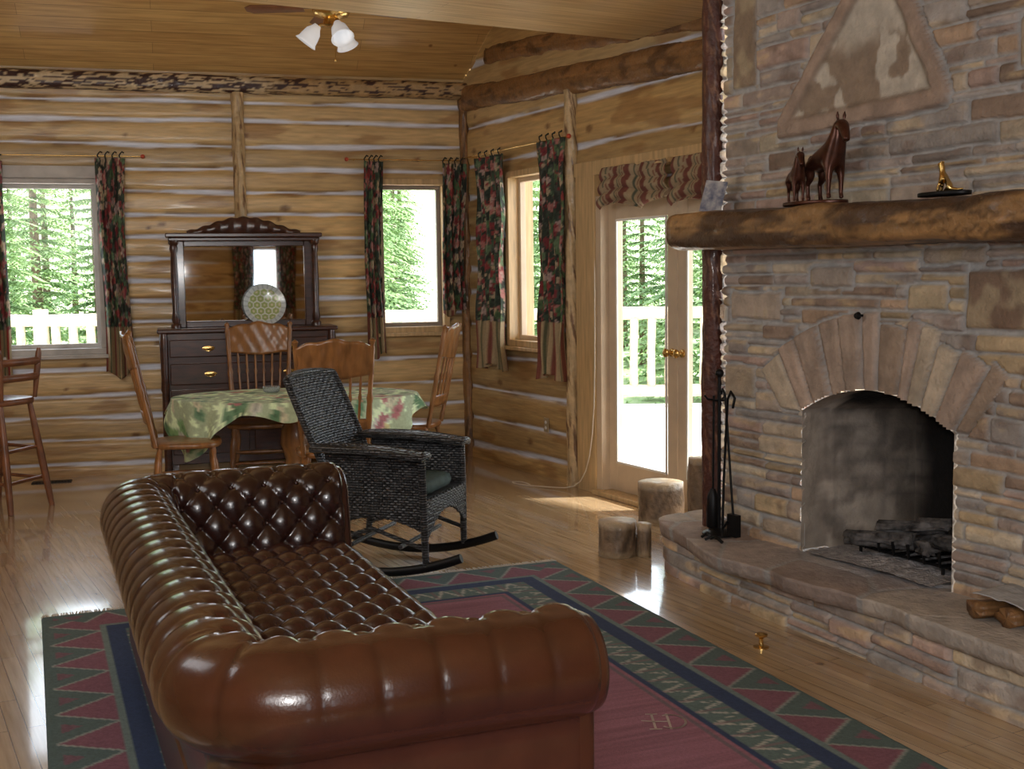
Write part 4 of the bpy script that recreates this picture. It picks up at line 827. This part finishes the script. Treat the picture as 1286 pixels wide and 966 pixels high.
for z,k in((.2,.187),(.42,.17)):
    for a,b in(((-k,-k),(k,-k)),((k,-k),(k,k)),((k,k),(-k,k)),((-k,k),(-k,-k))): mb=MB();mb.tube([(a[0],a[1],z),(b[0],b[1],z+.01)],.013,8);mb.obj('rung',STOOLWOOD,bs)
# ------------------------------------------------------------------ ceiling fan
fn=thing('ceiling_fan','wood and brass ceiling fan with three frosted glass lamp shades','ceiling fan',T(-1.15,8.0,3.30,10))
mb=MB();mb.tube([(0,0,.1),(0,0,.92)],.013,10);mb.obj('downrod',BRASS,fn)
mb=MB();mb.lathe([(.03,-.07),(.06,-.06),(.05,-.02),(.11,.0),(.125,.03),(.12,.08),(.06,.11),(.02,.13)]);mb.obj('motor_housing',BRASS,fn)
for k in range(5):
    a=2*PI*k/5+.45;mb=MB();R_=Matrix.Rotation(a,4,'Z')@Matrix.Rotation(math.radians(9),4,'X')
    mb.slab([(.18,-.05),(.30,-.06),(.52,-.065),(.56,-.03),(.56,.03),(.52,.065),(.30,.06),(.18,.05)],-.004,.004,.002);mb.box(.08,.24,-.015,.015,.003,.010);mb.v=[tuple(R_@Vector(q)+Vector((0,0,.05))) for q in mb.v];mb.obj('blade',STOOLWOOD,fn)
for k in range(3):
    a=2*PI*k/3+.9;c_,s_=math.cos(a),math.sin(a)
    mb=MB();mb.tube([(0,0,-.05),(c_*.07,s_*.07,-.055),(c_*.10,s_*.10,-.07)],.01,8);mb.obj('lamp_arm',BRASS,fn)
    A=Vector((c_*.09,s_*.09,-.06));d_=Vector((c_*.6,s_*.6,-.8)).normalized()
    mb=MB();pr=[(0,.022),(.02,.03),(.05,.05),(.09,.058),(.12,.062),(.14,.075)];mb.tube([A+d_*t for t,_ in pr],[r_ for _,r_ in pr],18,cap=False);mb.obj('lamp_shade',MILK,fn,solid=.004,label='frosted tulip glass shade')
mb=MB();mb.tube([(.02,0,-.07),(.02,0,-.28)],.002,5);mb.ball((.02,0,-.285),.009,5);mb.obj('pull_chain',BRASS,fn)
# ------------------------------------------------------------------ small wall things
def outlet(mw,x,z):
    e=thing('wall_outlet','brass colored electrical outlet plate on the log wall','outlet',mw@T(x,-.045,z));mb=MB();mb.box(-.035,.035,-.008,0,-.057,.057);mb.obj('plate',M('brassplate',(.45,.35,.22),.35,metal=.3),e,bevel=.003,smooth=False)
    for zz in(-.022,.022): mb=MB();mb.slab([(.015*math.cos(a),.013*math.sin(a)) for a in np.linspace(0,2*PI,14,endpoint=False)],0,.003,.001);mb.v=[(q[0],-.008-q[2],zz+q[1]) for q in mb.v];mb.obj('socket',WHITE,e)
outlet(RT,1.43,.42)
e=thing('floor_vent','dark metal floor register by the log wall','vent',BK@T(-3.5,-.25,0));mb=MB();mb.box(-.15,.15,-.05,.05,0,.006)
for k in range(12): mb.box(-.14+k*.024,-.13+k*.024,-.04,.04,.006,.010)
mb.obj('grille',BLACKIRON,e,smooth=False)
mb=MB();mb.tube([(2.23,-.10,1.75),(2.23,-.10,1.2),(2.22,-.10,.6),(2.17,-.11,.25),(2.08,-.13,.05),(1.98,-.2,.012),(1.8,-.28,.008),(1.6,-.42,.008),(1.45,-.40,.008),(1.5,-.30,.008),(1.7,-.34,.008)],.005,6)
cb_=mb.obj('extension_cord',CABLE,mw=RT,sub=1);tag(cb_,'thin beige cord running down the door casing onto floor','cord')
# ------------------------------------------------------------------ exterior
mb=MB();mb.add([(-16,2,-.08),(16,2,-.08),(16,15.3,-.08),(-16,15.3,-.08)],[(0,1,2,3)]);mb.add([(-16,15.3,-.08),(16,15.3,-.08),(16,15.3,-.5),(-16,15.3,-.5)],[(0,1,2,3)])
dk_=mb.obj('deck',DECKW,smooth=False);tag(dk_,'sunlit pale wooden deck outside the log house','deck')
mb=MB();mb.grid(20,20,lambda u,v:(-60+120*u,15.2+70*v,-.7+16*v*v+.3*math.sin(u*20)*v));g_=mb.obj('forest_ground',GROUND);tag(g_,'grassy forest slope behind the house','ground')
rail=thing('deck_railing','peeled log deck railing with vertical log balusters','railing',T(0,15.0,-.08))
for z in(1.18,.20): roughlog('log_rail',(-12,0,z),(9,0,z),.075,.075,'deck',parent=rail,seed=int(z*10),nu=200)
bal=roughlog('baluster',(0,0,.2),(0,0,1.18),.048,.048,'deck',parent=rail,seed=3,nu=14,amp=.014);bal.location.x=-12
for q in [i*.22 for i in range(-54,41)]:
    b2=bal.copy();COL.objects.link(b2);b2.parent=rail;b2.location.x=q
for q in range(-12,10,3):
    roughlog('rail_post',(q+.1,0,0),(q+.1,0,1.32),.09,.09,'deck',parent=rail,seed=q+30,nu=14)
def tree(seed,h,label):
    rng=random.Random(seed);e=thing('conifer_tree',label,'tree',Matrix.Identity(4),'conifers behind the deck')
    mb=MB();mb.tube([(0,0,0),(.03,0,h*.5),(0,0,h)],[h*.017,h*.011,.01],8);mb.obj('trunk',TRUNK,e)
    mb=MB();n=int(h*5.5)
    for w_ in range(n):
        t=(w_+.5)/n;z=h*(.03+.97*t);Rr=1.05*(1-t)**.7+.08
        for b in range(10):
            a=rng.uniform(0,2*PI);l_=Rr*rng.uniform(.65,1.08);dr=rng.uniform(.1,.5);c_,s_=math.cos(a),math.sin(a)
            m_=9
            for k in range(m_):
                u=(k+.6)/m_;cx_,cy_,cz_=c_*l_*u,s_*l_*u,z-dr*l_*u*u
                for sd in(-1,1):
                    wl=(.06+.14*(1-u))*rng.uniform(.7,1.2);px_,py_=-s_*sd,c_*sd
                    tip=(cx_+px_*wl+c_*wl*.6,cy_+py_*wl+s_*wl*.6,cz_-wl*rng.uniform(.1,.8));q=l_/m_*.8
                    mb.add([(cx_-c_*q*.5,cy_-s_*q*.5,cz_),(cx_+c_*q*.6,cy_+s_*q*.6,cz_),tip],[(0,1,2)])
    mb.obj('foliage',LEAF,e,smooth=False);return e
tv=[tree(1,6.4,'green spruce tree behind the deck'),tree(2,5.4,'shorter green spruce tree behind the deck')]
rng=random.Random(5);first=[True,True];spots=[]
for row in range(7):
    Y0=18.0+2.6*row;x=-.58*Y0+(row%2)*1.2
    while x<.40*Y0: spots.append((x+rng.uniform(-.1,.1),Y0+rng.uniform(-.1,.1)));x+=2.75
for i,(x,y) in enumerate(spots):
    v=i%2;v_=(y-15.2)/70;z=-.75+16*v_*v_;mw=T(x,y,z,rng.uniform(0,360))@Matrix.Scale(rng.uniform(.9,1.04),4)
    if first[v]: tv[v].matrix_world=mw;first[v]=False
    else: copytree(tv[v],mw)
# ------------------------------------------------------------------ light
wd=bpy.data.worlds.new('sky');scn.world=wd;wd.use_nodes=True;nt=wd.node_tree;bg=nt.nodes['Background']
sky=nt.nodes.new('ShaderNodeTexSky');sky.sky_type='HOSEK_WILKIE';sky.turbidity=3;sky.sun_direction=(.6,.1,.8)
mx=nt.nodes.new('ShaderNodeMix');mx.data_type='RGBA';mx.inputs[0].default_value=.6;mx.inputs[7].default_value=(.85,.93,1,1);nt.links.new(sky.outputs[0],mx.inputs[6]);nt.links.new(mx.outputs[2],bg.inputs[0]);bg.inputs[1].default_value=6.5
def light(name,kind,loc,target,energy,color=(1,1,1),size=1,sy=None):
    l=bpy.data.lights.new(name,kind);l.energy=energy;l.color=color;o=bpy.data.objects.new(name,l);COL.objects.link(o);o.location=loc
    d_=Vector(target)-Vector(loc);o.rotation_euler=d_.to_track_quat('-Z','Y').to_euler()
    if kind=='AREA':
        l.size=size
        if sy: l.shape='RECTANGLE';l.size_y=sy
    return o
s_=light('sun','SUN',(10,8,14),(10-.80,8-.05,14-1.05),10,(1,.97,.9));s_.data.angle=.03
light('room_fill','AREA',(.3,-1.8,3.0),(-.3,7,1.3),92,(.97,.98,1),3.0,1.4)  # added fill from behind the camera, no real fixture
light('left_fill','AREA',(-3.2,3.5,2.9),(0,7,.8),30,(.95,.97,1),2.5,1.2)  # unseen fill lamp added on the left
light('ceiling_fill','AREA',(-2.6,5.2,2.2),(-1.6,9,4.0),20,(1,.95,.86),1.5,1.0)  # added lamp aimed up to brighten the ceiling, stands in for bounce
light('camera_flash','AREA',(.05,.0,1.72),(0,7,1.5),32,(1,.98,.96),.06)
scn.view_settings.view_transform='Standard';scn.view_settings.exposure=0
